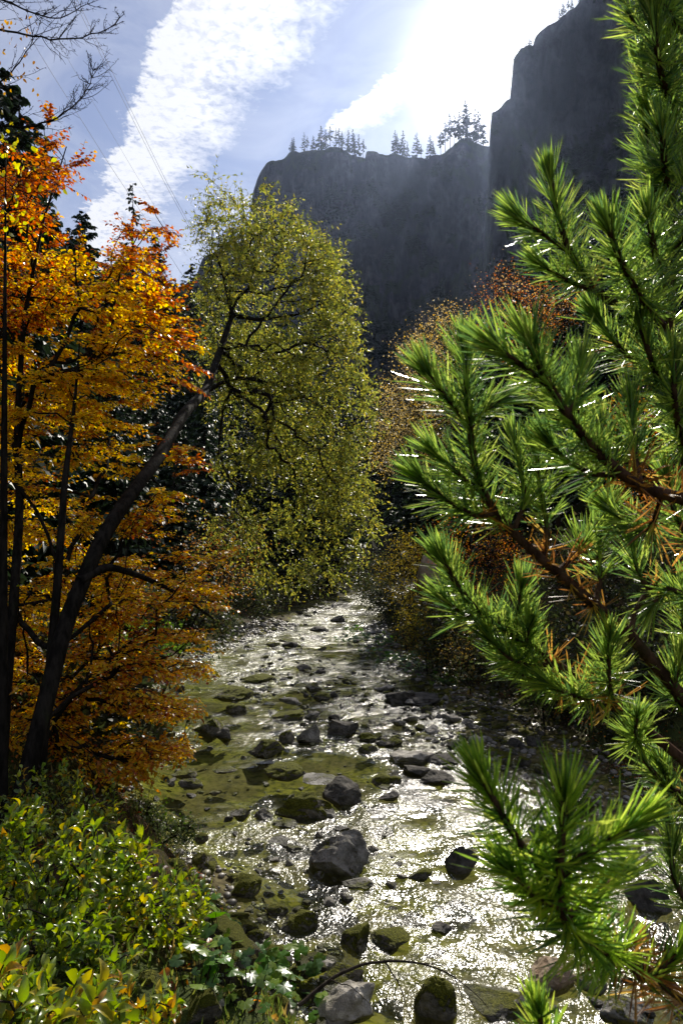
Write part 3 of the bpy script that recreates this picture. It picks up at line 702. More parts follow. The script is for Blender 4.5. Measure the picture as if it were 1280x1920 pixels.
# named spruces of the left side
g_ = lambda x, y: float(H(x, y, False))
def spruce_at(u, vtop, Y, proto, label, h=None, group=None, sc=None):
    x = (u - 640) / 1280 * Y; z0 = g_(x, Y); top = at(u, vtop, Y)[2]
    return place(proto, (x, Y, z0), (top - z0) / 14.0, random.uniform(0, 6), label, 'conifer', group)
spruce_at(240, 345, 60, make_spruce('spruce', 31, 14, 1.7, 60, 10, ragged=0.6, bare=0.3), 'thin lone spruce poking into the white cloud above the orange beech')
spruce_at(18, 165, 26, SP[0], 'tall dark spruce at the left edge with the bare larch boughs in front')
spruce_at(62, 255, 34, SP[1], 'loose crowned spruce just right of the tall one at the left edge')
spruce_at(-25, 130, 24, SP[2], 'dark spruce cut by the left edge of the picture')
spruce_at(352, 495, 75, SP[1], 'spruce topping the dark wood just left of the olive willow crown')
spruce_at(150, 400, 50, SP[2], 'dark spruce hidden behind the top of the orange beech')
spruce_at(285, 440, 70, SP[0], 'spruce behind the right tips of the orange beech')
r = np.random.default_rng(5); n = 0; spots = []
def forest(n, box, hr, label, group, protos, seed, mind):
    r = np.random.default_rng(seed); done = 0; tries = 0; P = []
    while done < n and tries < 4000:
        tries += 1; x = r.uniform(box[0], box[1]); y = r.uniform(box[2], box[3]); l, rr = banks(y)
        d = max(l - x, x - rr)
        if d < box[4] or abs(x) > 0.62 * y + 6: continue
        if any((x - a) ** 2 + (y - b) ** 2 < mind ** 2 for a, b in P): continue
        P.append((x, y)); h = r.uniform(*hr); place(protos[r.integers(len(protos))], (x, y, g_(x, y) - 0.2), h / 14, r.uniform(0, 6), label, 'conifer', group); done += 1
forest(46, (-60, -8, 40, 110, 9), (9, 15), 'dark conifer of the shaded wood on the left valley side', 'conifers of the left wood', SP, 3, 3.2)
forest(46, (-12, 40, 62, 120, 4), (10, 16), 'black conifer closing off the gorge behind the bend of the stream', 'conifers at the head of the gorge', SP, 4, 3.2)
forest(30, (6, 60, 30, 90, 7), (7, 13), 'dark conifer on the right valley side behind the golden shrubs', 'conifers of the right wood', SP, 6, 3.0)
# the far wood: one mass
forest(26, (-4, 16, 40, 58, 0.9), (12, 16), 'tall dark conifer shading the far end of the stream', 'tall conifers at the far end of the stream', SP, 14, 1.5)
def far_wood():
    G = Geo(); r = np.random.default_rng(9); n = 5200
    y = 110 + 420 * r.random(n) ** 1.3; x = (r.random(n) * 1.3 - 0.65) * y
    l, rr = banks(y); d = np.maximum(l - x, x - rr); k = d > 4; x = x[k]; y = y[k]; z = H(x, y, False); n = len(x)
    h = r.uniform(8, 15, n); base = np.stack([x, y, z], 1)
    for lev in range(5):
        for q in range(3):
            a = r.uniform(0, 6.28, n); t = lev / 5 + 0.12; rad = h * 0.2 * (1 - t) + 0.4
            D = np.stack([np.cos(a), np.sin(a), -0.45 * np.ones(n)], 1)
            P = base + np.stack([0 * x, 0 * x, h * (t + 0.14)], 1)
            leaf_geo(G, P, D, np.array([[0, 0, 1.0]]) + 0.2 * r.normal(size=(n, 3)), rad * 1.5, rad * 1.3, np.array([[0.022, 0.036, 0.016]]) * r.uniform(0.6, 1.6, (n, 1)))
    leaf_geo(G, base + np.stack([0 * x, 0 * x, h * 0.55], 1), np.tile([0, 0, 1.0], (n, 1)), np.tile([0, -1.0, 0], (n, 1)), h * 0.45, h * 0.16, np.tile([0.02, 0.035, 0.016], (n, 1)))
    o = G.build('far_wood', M['conifer']); tagp(o, 'dark distant conifer wood clothing the valley slopes below the cliffs', 'wood', kind='stuff')
far_wood()
forest(30, (-17, -6, 12, 40, 1.6), (6, 12), 'dark conifer close behind the orange beeches on the left bank', 'conifers behind the beeches', SP, 7, 1.8)
forest(34, (6, 24, 27, 60, 3.0), (9, 13), 'dark conifer behind the golden bushes of the right bank', 'conifers behind the golden bushes', SP, 8, 2.2)
forest(36, (-14, 14, 44, 64, 1.2), (8, 14), 'black conifer at the far bend of the stream', 'conifers at the far bend', SP, 9, 1.7)

# ------------------------------------------------------------------ broadleaf trees
def poly_sample(poly, n, r, dens=None):
    us = [p[0] for p in poly]; vs_ = [p[1] for p in poly]; out = []
    while len(out) < n:
        u = r.uniform(min(us), max(us)); v = r.uniform(min(vs_), max(vs_))
        if inside(u, v, poly) and (dens is None or r.random() < dens(u, v)): out.append((u, v))
    return np.array(out)
def grow(trunk, A, bf=0.35, tmin=0.15):
    """join attraction points to the trunk with short, direct branches; returns nodes, parents, trunk count"""
    T = np.asarray(trunk, float); seg = np.linalg.norm(np.diff(T, axis=0), axis=1); cl = np.concatenate([[0], np.cumsum(seg)])
    k = max(int(cl[-1] / 0.25), 6); tt = np.linspace(0, cl[-1], k); TN = np.stack([np.interp(tt, cl, T[:, c]) for c in range(3)], 1)
    N = list(TN); par = [-1] + list(range(k - 1)); pl_ = list(tt); rem = np.ones(len(A), bool)
    start = int(k * tmin)
    best = np.full(len(A), 1e9); bi = np.zeros(len(A), int)
    for i in range(start, k):
        d = np.linalg.norm(A - TN[i], axis=1) + bf * pl_[i]; m = d < best; best[m] = d[m]; bi[m] = i
    while rem.any():
        c = np.where(rem, best, 1e9); j = int(c.argmin()); i = bi[j]
        N.append(A[j]); par.append(i); L = pl_[i] + np.linalg.norm(A[j] - N[i]); pl_.append(L); rem[j] = False
        d = np.linalg.norm(A - A[j], axis=1) + bf * L; m = (d < best) & rem; best[m] = d[m]; bi[m] = len(N) - 1
    return np.array(N), np.array(par), k
def skeleton(root, trunk, trad, A, bark, bf=0.35, tmin=0.15, rtip=0.004, wig=0.06, maxb=90, sides=5, sag=0.0):
    N, par, k = grow(trunk, A, bf, tmin); n = len(N); r = np.random.default_rng(n)
    cnt = np.ones(n)
    for i in range(n - 1, 0, -1): cnt[par[i]] += cnt[i]
    rad = rtip * cnt ** 0.48
    G = Geo(); tr = np.interp(np.linspace(0, 1, k), np.linspace(0, 1, len(trad)), trad); G.tube(N[:k], tr, 10); G.build('trunk', bark, root, True)
    kids = [[] for _ in range(n)]
    for i in range(k, n): kids[par[i]].append(i)
    subs = []
    for i in range(k):
        for c in kids[i]: subs.append((cnt[c], i, c))
    subs.sort(reverse=True)
    def emit(G, i, c):
        stack = [(i, c)]
        while stack:
            a, b = stack.pop(); chain = [a, b]
            while kids[chain[-1]]:
                ks = sorted(kids[chain[-1]], key=lambda q: -cnt[q]); chain.append(ks[0]); stack += [(chain[-2], q) for q in ks[1:]]
            P = N[chain]; rr = rad[chain].copy(); rr[0] = rr[1] if a < k else min(rad[a], rr[1] * 1.15)
            rr = np.minimum(rr, (tr[a] * 0.7 if a < k else 9))
            m = len(P); t = np.arange(m); tf = np.linspace(0, m - 1, (m - 1) * 3 + 1)
            Q = np.stack([np.interp(tf, t, P[:, q]) for q in range(3)], 1)
            if m > 2:
                Qs = Q.copy(); Qs[1:-1] = (Q[:-2] + Q[1:-1] * 2 + Q[2:]) / 4; Q = Qs
            L = np.linalg.norm(P[-1] - P[0]); wgl = r.normal(size=Q.shape) * wig * 0.35 * min(L, 1); wgl[0] = 0; Q = Q + wgl
            Q[:, 2] += -sag * np.sin(np.linspace(0, math.pi, len(Q))) * L * -1
            G.tube(Q, np.interp(tf, t, rr), sides if rr.max() > 0.012 else 3)
    rest = Geo()
    for q, (c_, i, c) in enumerate(subs):
        if q < maxb: g = Geo(); emit(g, i, c); g.build('branch', bark, root, True)
        else: emit(rest, i, c)
    if rest.n: tagp(rest.build('branch', bark, root, True), kind='stuff')
    return N, par, k
def colmix(r, n, cols, w, jit=0.25):
    c = np.array(cols)[r.choice(len(cols), n, p=np.array(w) / sum(w))]; return c * r.uniform(1 - jit, 1 + jit, (n, 1))
def rep(a, k): return np.repeat(a, k, 0)

def cliff_wood():
    G = Geo()
    for V, sd_ in SURF:
        r = np.random.default_rng(sd_); du = V[1:-1, 2:] - V[1:-1, :-2]; dv = V[2:, 1:-1] - V[:-2, 1:-1]; Nn = unit(np.cross(du, dv)); P = V[1:-1, 1:-1]
        f = smooth(Nn[..., 2] + 0.5 * fbm(P * 0.012, 3, sd_ + 3), 0.22, 0.6) * 0.9; k = r.random(f.shape) < f
        B = rep(P[k], 2); n = len(B); B = B + r.normal(size=(n, 3)) * [2.2, 2.2, 0.8]; rowf = rep(np.repeat(np.linspace(0, 1, P.shape[0])[:, None], P.shape[1], 1)[k], 2)
        h = r.uniform(5, 11, n) * (1 - 0.55 * (rowf > 0.93))
        for lev in range(4):
            for q in range(3):
                a = r.uniform(0, 6.28, n); t = lev / 4 + 0.1; rad = h * 0.26 * (1 - t) + 0.4
                leaf_geo(G, B + np.stack([0 * a, 0 * a, h * t], 1), np.stack([np.cos(a), np.sin(a), -0.4 + 0 * a], 1), np.array([[0, 0, 1.0]]) + 0.2 * r.normal(size=(n, 3)), rad * 1.5, rad * 1.3, np.array([[0.02, 0.032, 0.016]]) * r.uniform(0.6, 1.6, (n, 1)))
    tagp(G.build('cliff_wood', M['conifer']), 'dark stunted wood clinging to ledges and slopes of the cliffs', 'wood', kind='stuff')
cliff_wood()
# --- orange beeches: flat sprays of leaves in tiers
def beech(name, label, trunk, trad, A, colfn, seed, sprays=9, nleaf=8, L=0.046, bf=0.35, tmin=0.15, spread=0.34, group=None, drop=0.12):
    r = np.random.default_rng(seed); root = empty(name, trunk[0]); tagp(root, label, 'tree', group)
    N, par, k = skeleton(root, trunk, trad, A, M['dark_bark'], bf, tmin, 0.0035)
    tips = N[k:]; d0 = unit(tips - N[par[k:]]); d0[:, 2] *= 0.45; d0 = unit(d0); n = len(tips)
    # every tip: several side twigs in one nearly level plane
    T = rep(tips, sprays); D = rep(d0, sprays); m = len(T)
    S = unit(np.cross(D, [0, 0, 1.0])); ang = r.uniform(-1.1, 1.1, (m, 1)); ln = spread * r.uniform(0.5, 1.15, (m, 1))
    tilt = rep(r.normal(size=(n, 1)) * 0.18, sprays)
    TD = unit(D * np.cos(ang) + S * np.sin(ang) + np.array([0, 0, 1]) * (tilt - drop + r.normal(size=(m, 1)) * 0.08))
    base = T - D * ln * r.uniform(0, 0.9, (m, 1)); end = base + TD * ln
    G = Geo(); G.sticks(base, end, 0.0022, 0.0008); G.build('twigs', M['dark_bark'], root)
    B = rep(base, nleaf); TDl = rep(TD, nleaf); q = len(B); f = np.tile(np.linspace(0.15, 1.0, nleaf), m)[:, None]
    P = B + TDl * rep(ln, nleaf) * f
    Sl = unit(np.cross(TDl, [0, 0, 1.0])); sg = np.tile(np.where(np.arange(nleaf) % 2, 1.0, -1.0), m)[:, None]
    LD = unit(TDl * 0.75 + Sl * sg * 0.8 + np.array([0, 0, -0.25]) + 0.25 * r.normal(size=(q, 3)))
    NN = np.array([0, 0, 1.0]) + 0.38 * r.normal(size=(q, 3))
    keep = r.random(q) < 0.92
    C = colfn(P, r)
    G = Geo(); leaf_geo(G, P[keep], LD[keep], NN[keep], (L * r.uniform(0.65, 1.2, q))[keep], (L * 0.62 * r.uniform(0.8, 1.15, q))[keep], C[keep])
    G.build('foliage', M['leaf'], root); return root
def px_of(P):
    """where a point stands in the photograph (only used to choose leaf hues by crown region)"""
    d = P - np.array([0, 0, CAMZ]); f = np.array([0, math.cos(PITCH), math.sin(PITCH)]); up = np.array([0, -math.sin(PITCH), math.cos(PITCH)])
    z = d @ f; return 640 + 1280 * d[:, 0] / z, 960 - 1280 * (d @ up) / z
YEL, GOL, ORA, RUS, BRN, GRN = (0.72, 0.52, 0.035), (0.68, 0.36, 0.025), (0.50, 0.18, 0.015), (0.38, 0.075, 0.012), (0.16, 0.04, 0.012), (0.22, 0.28, 0.03)
def beech_col(P, r):
    h = (P[:, 2] - 4) ; n = len(P); nz = fbm(P * 1.3, 2, 77)
    top = smooth(h + nz * 0.5, 1.9, 3.3); out = smooth(P[:, 0] + nz * 0.4, -2.1, -1.3)
    w = np.clip(top * 1.1 + out * 0.7 + nz * 0.5 + 0.08, 0, 1)
    a = colmix(r, n, [YEL, GOL, ORA, GRN], [8, 3, 0.6, 0.6]); b = colmix(r, n, [ORA, RUS, BRN, GOL], [3.5, 5, 2.4, 1])
    pick = r.random(n) < w; return np.where(pick[:, None], b, a)
def low_col(P, r):
    n = len(P); nz = fbm(P * 1.5, 2, 78); a = colmix(r, n, [GOL, YEL, ORA, GRN], [4, 5, 1.2, .4]); b = colmix(r, n, [ORA, RUS, BRN], [4, 2, 1.5])
    return np.where((r.random(n) < 0.22 + nz * 0.5)[:, None], b, a)
def pts3(lst): return np.array([at(u, v, Y) for u, v, Y in lst])
def scat(poly, n, Y0, Y1, r, dens=None, tier=0.0):
    q = poly_sample(poly, n, r, dens); Y = r.uniform(Y0, Y1, n); P = np.array([at(u, v, y) for (u, v), y in zip(q, Y)])
    if tier: P[:, 2] = np.round(P[:, 2] / tier + 0.25 * np.sin(P[:, 0] * 2)) * tier + r.normal(size=n) * 0.05
    return P
r = np.random.default_rng(41)
PTOP = [(-60, 330), (40, 330), (70, 300), (95, 262), (120, 250), (160, 268), (172, 300), (165, 330), (205, 335), (212, 350), (185, 385), (215, 395), (185, 415), (235, 415), (255, 430), (240, 455), (298, 418), (275, 450), (330, 452), (318, 475), (270, 505), (330, 505), (300, 530), (340, 545), (368, 555), (350, 570), (300, 590), (345, 618), (340, 640), (380, 655), (378, 670), (330, 690), (370, 705), (375, 725), (290, 735), (200, 760), (-60, 760)]
PMID = [(-60, 700), (250, 720), (290, 750), (230, 800), (310, 815), (330, 830), (385, 845), (380, 860), (330, 880), (290, 900), (330, 925), (320, 945), (260, 940), (230, 990), (270, 1030), (250, 1100), (280, 1180), (230, 1250), (-60, 1250)]
PLOW = [(120, 1000), (260, 980), (330, 1000), (400, 1000), (430, 1030), (420, 1070), (360, 1100), (400, 1140), (320, 1160), (230, 1180), (330, 1225), (385, 1235), (360, 1262), (290, 1262), (230, 1290), (250, 1320), (330, 1310), (370, 1335), (340, 1350), (270, 1345), (240, 1370), (330, 1400), (340, 1415), (290, 1425), (250, 1440), (180, 1460), (40, 1450), (0, 1300), (60, 1100)]
TPX = [(88, 1310), (185, 1020), (235, 940), (300, 855), (345, 775), (395, 725), (415, 650)]
def gap(u, v):                              # thin places where the dark wood shows through
    for (a, b), (c_, d) in zip(TPX[:-1], TPX[1:]):
        t = np.clip(((u - a) * (c_ - a) + (v - b) * (d - b)) / ((c_ - a) ** 2 + (d - b) ** 2), 0, 1)
        if math.hypot(u - a - t * (c_ - a), v - b - t * (d - b)) < 30: return 0.05
    n = vnoise(np.array([u * 0.012, v * 0.020, 0.0]), 61); return 0.06 + 0.94 * smooth(n, -0.35, 0.12)
T1 = pts3([(0, 1500, 5.4), (12, 1300, 5.4), (30, 1080, 5.6), (38, 950, 5.8), (32, 800, 6.3), (45, 600, 6.4), (80, 420, 6.5), (125, 275, 6.6)])
beech('beech_tree', 'tall orange and yellow beech, leftmost thin stem, crown reaching up into the sky', T1, [0.045, 0.036, 0.024, 0.005], scat(PTOP, 340, 5.6, 8.2, r, gap, 0.34), beech_col, 51, spread=0.25)
T2 = pts3([(72, 1490, 5.2), (92, 1280, 5.2), (108, 1100, 5.2), (122, 900, 5.4), (140, 760, 5.8), (150, 640, 5.9)])
beech('beech_tree', 'golden beech with the thin dark stem right of the leftmost one', T2, [0.042, 0.034, 0.024, 0.006], scat(PMID, 330, 5.6, 8.6, r, gap, 0.32), beech_col, 52, spread=0.27)
ELL = np.array([at(u + 0.0, v, y) for cu, cv, ru, rv, n_ in ((310, 1328, 55, 16, 26), (285, 1412, 60, 18, 26), (310, 1248, 70, 16, 26), (230, 1440, 60, 20, 16), (350, 1120, 60, 20, 18), (330, 1190, 50, 14, 14), (80, 1380, 80, 40, 20), (150, 1300, 80, 30, 18), (50, 1230, 60, 40, 14)) for u, v, y in zip(cu + ru * r.uniform(-1, 1, n_), cv + rv * r.uniform(-1, 1, n_), r.uniform(5.8, 7.6, n_))])
T3 = pts3([(40, 1480, 5.5), (110, 1330, 5.9), (200, 1240, 6.4), (290, 1170, 7.0), (380, 1100, 7.6)])
beech('beech_tree', 'low copper orange beech arching over the stream edge', T3, [0.032, 0.025, 0.015, 0.005], np.concatenate([scat(PLOW, 200, 5.5, 8.6, r, gap, 0.28), ELL]), low_col, 53, sprays=8, spread=0.27, tmin=0.2)

# --- the leaning olive willow
def willow(name, label, trunk, trad, A, cols, w, seed, strands=6, nleaf=9, L=0.078, slen=0.40, tmin=0.3, bf=0.3, wl=0.32, cat='tree', mat='leaf_small', group=None):
    r = np.random.default_rng(seed); root = empty(name, trunk[0]); tagp(root, label, cat, group)
    N, par, k = skeleton(root, trunk, trad, A, M['dark_bark'], bf, tmin, 0.0031, wig=0.04)
    tips = N[k:]; d0 = unit(tips - N[par[k:]]); n = len(tips)
    T = rep(tips, strands); m = len(T); D = unit(rep(d0, strands) + 0.8 * r.normal(size=(m, 3)) + [0, 0, 0.1]); ln = slen * r.uniform(0.5, 1.2, (m, 1))
    mid = T + D * ln * 0.45; end = mid + unit(D * 0.9 + np.array([0, 0, -0.42])) * ln * 0.6
    G = Geo(); G.sticks(T, mid, 0.003, 0.0018); G.sticks(mid, end, 0.0018, 0.0007); G.build('twigs', M['dark_bark'], root)
    f = np.tile(np.linspace(0.1, 1, nleaf), m)[:, None]; q = m * nleaf
    P = np.where(f < 0.5, rep(T, nleaf) + (rep(mid - T, nleaf)) * f * 2, rep(mid, nleaf) + rep(end - mid, nleaf) * (f - 0.5) * 2)
    LD = unit(0.75 * r.normal(size=(q, 3)) + np.array([0, 0, -0.6]) + 0.4 * rep(D, nleaf)); NN = r.normal(size=(q, 3))
    keep = r.random(q) < 0.85; C = colmix(r, q, cols, w, 0.3)
    G = Geo(); leaf_geo(G, P[keep], LD[keep], NN[keep], (L * r.uniform(0.6, 1.15, q))[keep], (L * wl * r.uniform(0.8, 1.2, q))[keep], C[keep], kind='long')
    G.build('foliage', M[mat], root); return root
PW = [(372, 400), (385, 350), (400, 332), (425, 345), (445, 375), (468, 362), (482, 352), (512, 362), (540, 395), (562, 430), (600, 445), (622, 470), (640, 520), (655, 570), (668, 620), (672, 670), (690, 720), (700, 770), (690, 810), (660, 850), (690, 880), (708, 930), (712, 990), (690, 1030), (660, 1070), (610, 1095), (540, 1100), (470, 1080), (430, 1040), (400, 990), (420, 930), (395, 880), (400, 830), (385, 790), (380, 720), (390, 640), (375, 560), (380, 470)]
def gapw(u, v):
    n = vnoise(np.array([u * 0.02, v * 0.02, 3.0]), 62); g = 0.3 + 0.7 * smooth(n, -0.4, 0.1)
    if 470 < u < 560 and 880 < v < 960: g *= 0.1
    if v > 1000 or (u < 460 and v > 760): g *= 0.45
    return g
TW = pts3([(38, 1500, 4.7), (88, 1310, 4.9), (122, 1170, 5.1), (185, 1020, 5.4), (235, 940, 5.8), (300, 855, 6.6), (345, 775, 7.8), (385, 735, 9.2), (412, 660, 10.6), (436, 590, 11.3), (420, 520, 11.6), (400, 460, 11.8)])
willow('willow_tree', 'large olive green willow leaning right on a dark slanting trunk over the stream', TW, [0.062, 0.06, 0.058, 0.06, 0.062, 0.062, 0.055, 0.04, 0.008], scat(PW, 900, 10.4, 13.6, r, gapw),
       [(0.22, 0.25, 0.05), (0.32, 0.32, 0.05), (0.40, 0.34, 0.06), (0.11, 0.14, 0.03)], [4, 4, 2, 2], 61)
for ln in ([(150, 1090, 5.2), (200, 1060, 5.4), (260, 1078, 5.8), (330, 1110, 6.4), (400, 1160, 7)], [(385, 735, 10.6), (440, 705, 10.8), (520, 720, 11.2), (600, 760, 11.6), (640, 800, 12)], [(436, 590, 11.3), (480, 600, 11.3), (560, 590, 11.6), (620, 560, 12)]):
    P = pts3(ln); t = np.linspace(0, len(P) - 1, 24); Q = np.stack([np.interp(t, range(len(P)), P[:, c]) for c in range(3)], 1)
    for _ in range(3): Q[1:-1] = (Q[:-2] + 2 * Q[1:-1] + Q[2:]) / 4
    G = Geo(); G.tube(Q, np.linspace(0.04, 0.01, 24), 7); G.build('branch', M['dark_bark'], bpy.data.objects['willow_tree'], True)

# --- small leaved shrubs behind
def shrub(name, label, u, vbase, Y, poly, n, depth, cols, w, seed, leaf=0.05, per=26, clump=0.35, cat='shrub', group=None, mat='leaf_small', dens=None, zb=None):
    r = np.random.default_rng(seed); b = at(u, vbase, Y); b[2] = g_(b[0], b[1]) - 0.1 if zb is None else zb
    root = empty(name, b); tagp(root, label, cat, group)
    A = scat(poly, n, Y - depth, Y + depth, r, dens); hi = A[:, 2].max(); c = A.mean(0)
    tr = np.array([b, b * 0.6 + c * 0.4 - [0, 0, 0.1], c, [c[0], c[1], (c[2] + hi) / 2]])
    hgt = max(hi - b[2], 0.5)
    N, par, k = skeleton(root, tr, [0.006 * hgt + 0.008, 0.004 * hgt + 0.004, 0.003], A, M['dark_bark'], 0.3, 0.05, 0.0035)
    T = rep(N[k:], per); q = len(T); P = T + r.normal(size=(q, 3)) * clump * 0.5
    G = Geo(); j = r.random(q) < 0.4; G.sticks(T[j], P[j], 0.003, 0.001); G.build('twigs', M['dark_bark'], root)
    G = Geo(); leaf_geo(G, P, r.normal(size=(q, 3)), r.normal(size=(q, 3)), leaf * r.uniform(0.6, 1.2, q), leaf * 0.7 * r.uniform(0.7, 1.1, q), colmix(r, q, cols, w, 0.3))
    G.build('foliage', M[mat], root); return root
PALE, PY = (0.50, 0.40, 0.18), (0.55, 0.36, 0.05)
shrub('birch_tree', 'pale gold birch with sparse tiny leaves, standing right of the dark gorge', 800, 1090, 38,
      [(845, 568), (870, 600), (868, 640), (880, 700), (860, 760), (850, 850), (800, 890), (740, 900), (705, 880), (700, 800), (722, 720), (745, 660), (790, 610)], 240, 2.8, [PALE, PY, (0.30, 0.22, 0.08)], [4, 2, 2], 71, 0.10, 46, 0.9, 'tree')
shrub('golden_shrub', 'round golden green bush on the far right bank beside the stream', 760, 1140, 25,
      [(755, 1000), (790, 1010), (800, 1060), (830, 1090), (820, 1140), (760, 1150), (725, 1120), (708, 1070), (725, 1040)], 80, 0.9, [(0.42, 0.31, 0.04), (0.30, 0.26, 0.04), (0.2, 0.13, 0.02)], [3, 3, 2], 72, 0.07, 44, 0.45)
shrub('golden_shrub', 'lower golden bush with dim leaves just in front of the round one', 800, 1215, 21,
      [(770, 1150), (830, 1150), (850, 1200), (820, 1225), (760, 1215), (750, 1180)], 60, 0.7, [(0.36, 0.26, 0.03), (0.24, 0.22, 0.03), (0.08, 0.08, 0.02)], [3, 3, 2], 73, 0.06, 44, 0.4)
shrub('orange_bush', 'rusty orange bush mostly hidden behind the lower pine boughs', 930, 1150, 19,
      [(810, 985), (900, 975), (990, 1000), (1000, 1080), (930, 1110), (860, 1080), (820, 1040)], 60, 1.0, [(0.40, 0.14, 0.02), (0.22, 0.07, 0.02), (0.4, 0.25, 0.03)], [3, 3, 2], 74, 0.055, 34, 0.45)
shrub('orange_tree', 'orange brown tree glimpsed between the upper pine boughs', 1020, 900, 36,
      [(890, 560), (935, 500), (990, 520), (1050, 560), (1130, 600), (1180, 640), (1190, 760), (1100, 790), (1000, 740), (930, 690), (880, 640)], 190, 2.6, [(0.42, 0.16, 0.02), (0.26, 0.08, 0.02), (0.45, 0.3, 0.1)], [3, 3, 3], 75, 0.10, 40, 0.9, 'tree')
shrub('orange_bush', 'orange brown twiggy bush by the right edge behind the pine', 1230, 1120, 16,
      [(1120, 760), (1200, 740), (1280, 740), (1300, 1000), (1180, 1020), (1120, 900)], 90, 1.2, [(0.42, 0.18, 0.02), (0.26, 0.08, 0.02)], [3, 3], 76, 0.055, 34, 0.45)
shrub('undergrowth_bush', 'dim brown bush below the rusty one at the shaded right waterline', 880, 1290, 18,
      [(830, 1190), (900, 1180), (960, 1230), (930, 1280), (850, 1280)], 36, 0.7, [(0.20, 0.13, 0.03), (0.10, 0.10, 0.03)], [3, 3], 77, 0.05, 30, 0.4)
shrub('copper_shrub', 'thin twiggy copper shrub under the willow crown at the left bank', 250, 1190, 13.5,
      [(330, 1010), (400, 960), (470, 1000), (490, 1060), (460, 1110), (400, 1140), (350, 1120)], 70, 1.0, [(0.34, 0.16, 0.03), (0.20, 0.09, 0.03), (0.3, 0.24, 0.05)], [3, 3, 2], 78, 0.045, 26, 0.35)
shrub('leafy_shrub', 'bright green leafy clump on the left bank below the copper shrub', 230, 1225, 12.5,
      [(230, 1185), (330, 1178), (345, 1205), (300, 1225), (235, 1222)], 34, 0.5, [(0.14, 0.24, 0.03), (0.08, 0.14, 0.02)], [3, 3], 79, 0.07, 24, 0.25)
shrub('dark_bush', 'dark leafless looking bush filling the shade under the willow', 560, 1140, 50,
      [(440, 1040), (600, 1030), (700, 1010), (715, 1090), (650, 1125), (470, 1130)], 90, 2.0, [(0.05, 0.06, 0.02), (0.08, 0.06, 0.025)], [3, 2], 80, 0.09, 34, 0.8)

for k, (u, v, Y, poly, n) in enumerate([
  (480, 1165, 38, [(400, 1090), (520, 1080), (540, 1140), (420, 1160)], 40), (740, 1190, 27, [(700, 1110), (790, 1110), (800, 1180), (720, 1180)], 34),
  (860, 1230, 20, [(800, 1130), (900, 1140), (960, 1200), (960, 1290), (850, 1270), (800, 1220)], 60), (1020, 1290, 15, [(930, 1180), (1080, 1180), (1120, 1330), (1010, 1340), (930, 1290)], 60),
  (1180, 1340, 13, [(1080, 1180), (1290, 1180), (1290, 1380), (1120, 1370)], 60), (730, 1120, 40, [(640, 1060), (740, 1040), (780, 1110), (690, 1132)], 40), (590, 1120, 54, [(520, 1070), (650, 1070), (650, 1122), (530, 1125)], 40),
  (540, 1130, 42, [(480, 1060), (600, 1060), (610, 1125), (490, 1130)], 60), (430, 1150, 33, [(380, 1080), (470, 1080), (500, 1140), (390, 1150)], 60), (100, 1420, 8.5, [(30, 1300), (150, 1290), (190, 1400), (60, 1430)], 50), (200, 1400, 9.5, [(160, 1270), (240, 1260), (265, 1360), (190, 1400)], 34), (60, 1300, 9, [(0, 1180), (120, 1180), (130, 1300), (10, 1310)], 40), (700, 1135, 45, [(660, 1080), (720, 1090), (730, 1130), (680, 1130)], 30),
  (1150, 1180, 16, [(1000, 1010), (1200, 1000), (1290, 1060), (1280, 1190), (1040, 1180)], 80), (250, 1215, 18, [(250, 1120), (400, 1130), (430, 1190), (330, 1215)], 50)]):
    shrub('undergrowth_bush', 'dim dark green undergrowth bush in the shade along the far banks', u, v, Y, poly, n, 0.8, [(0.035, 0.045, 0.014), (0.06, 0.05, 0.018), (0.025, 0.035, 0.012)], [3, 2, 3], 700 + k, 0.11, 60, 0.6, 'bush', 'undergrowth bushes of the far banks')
for o in PROTOS: kill(o)

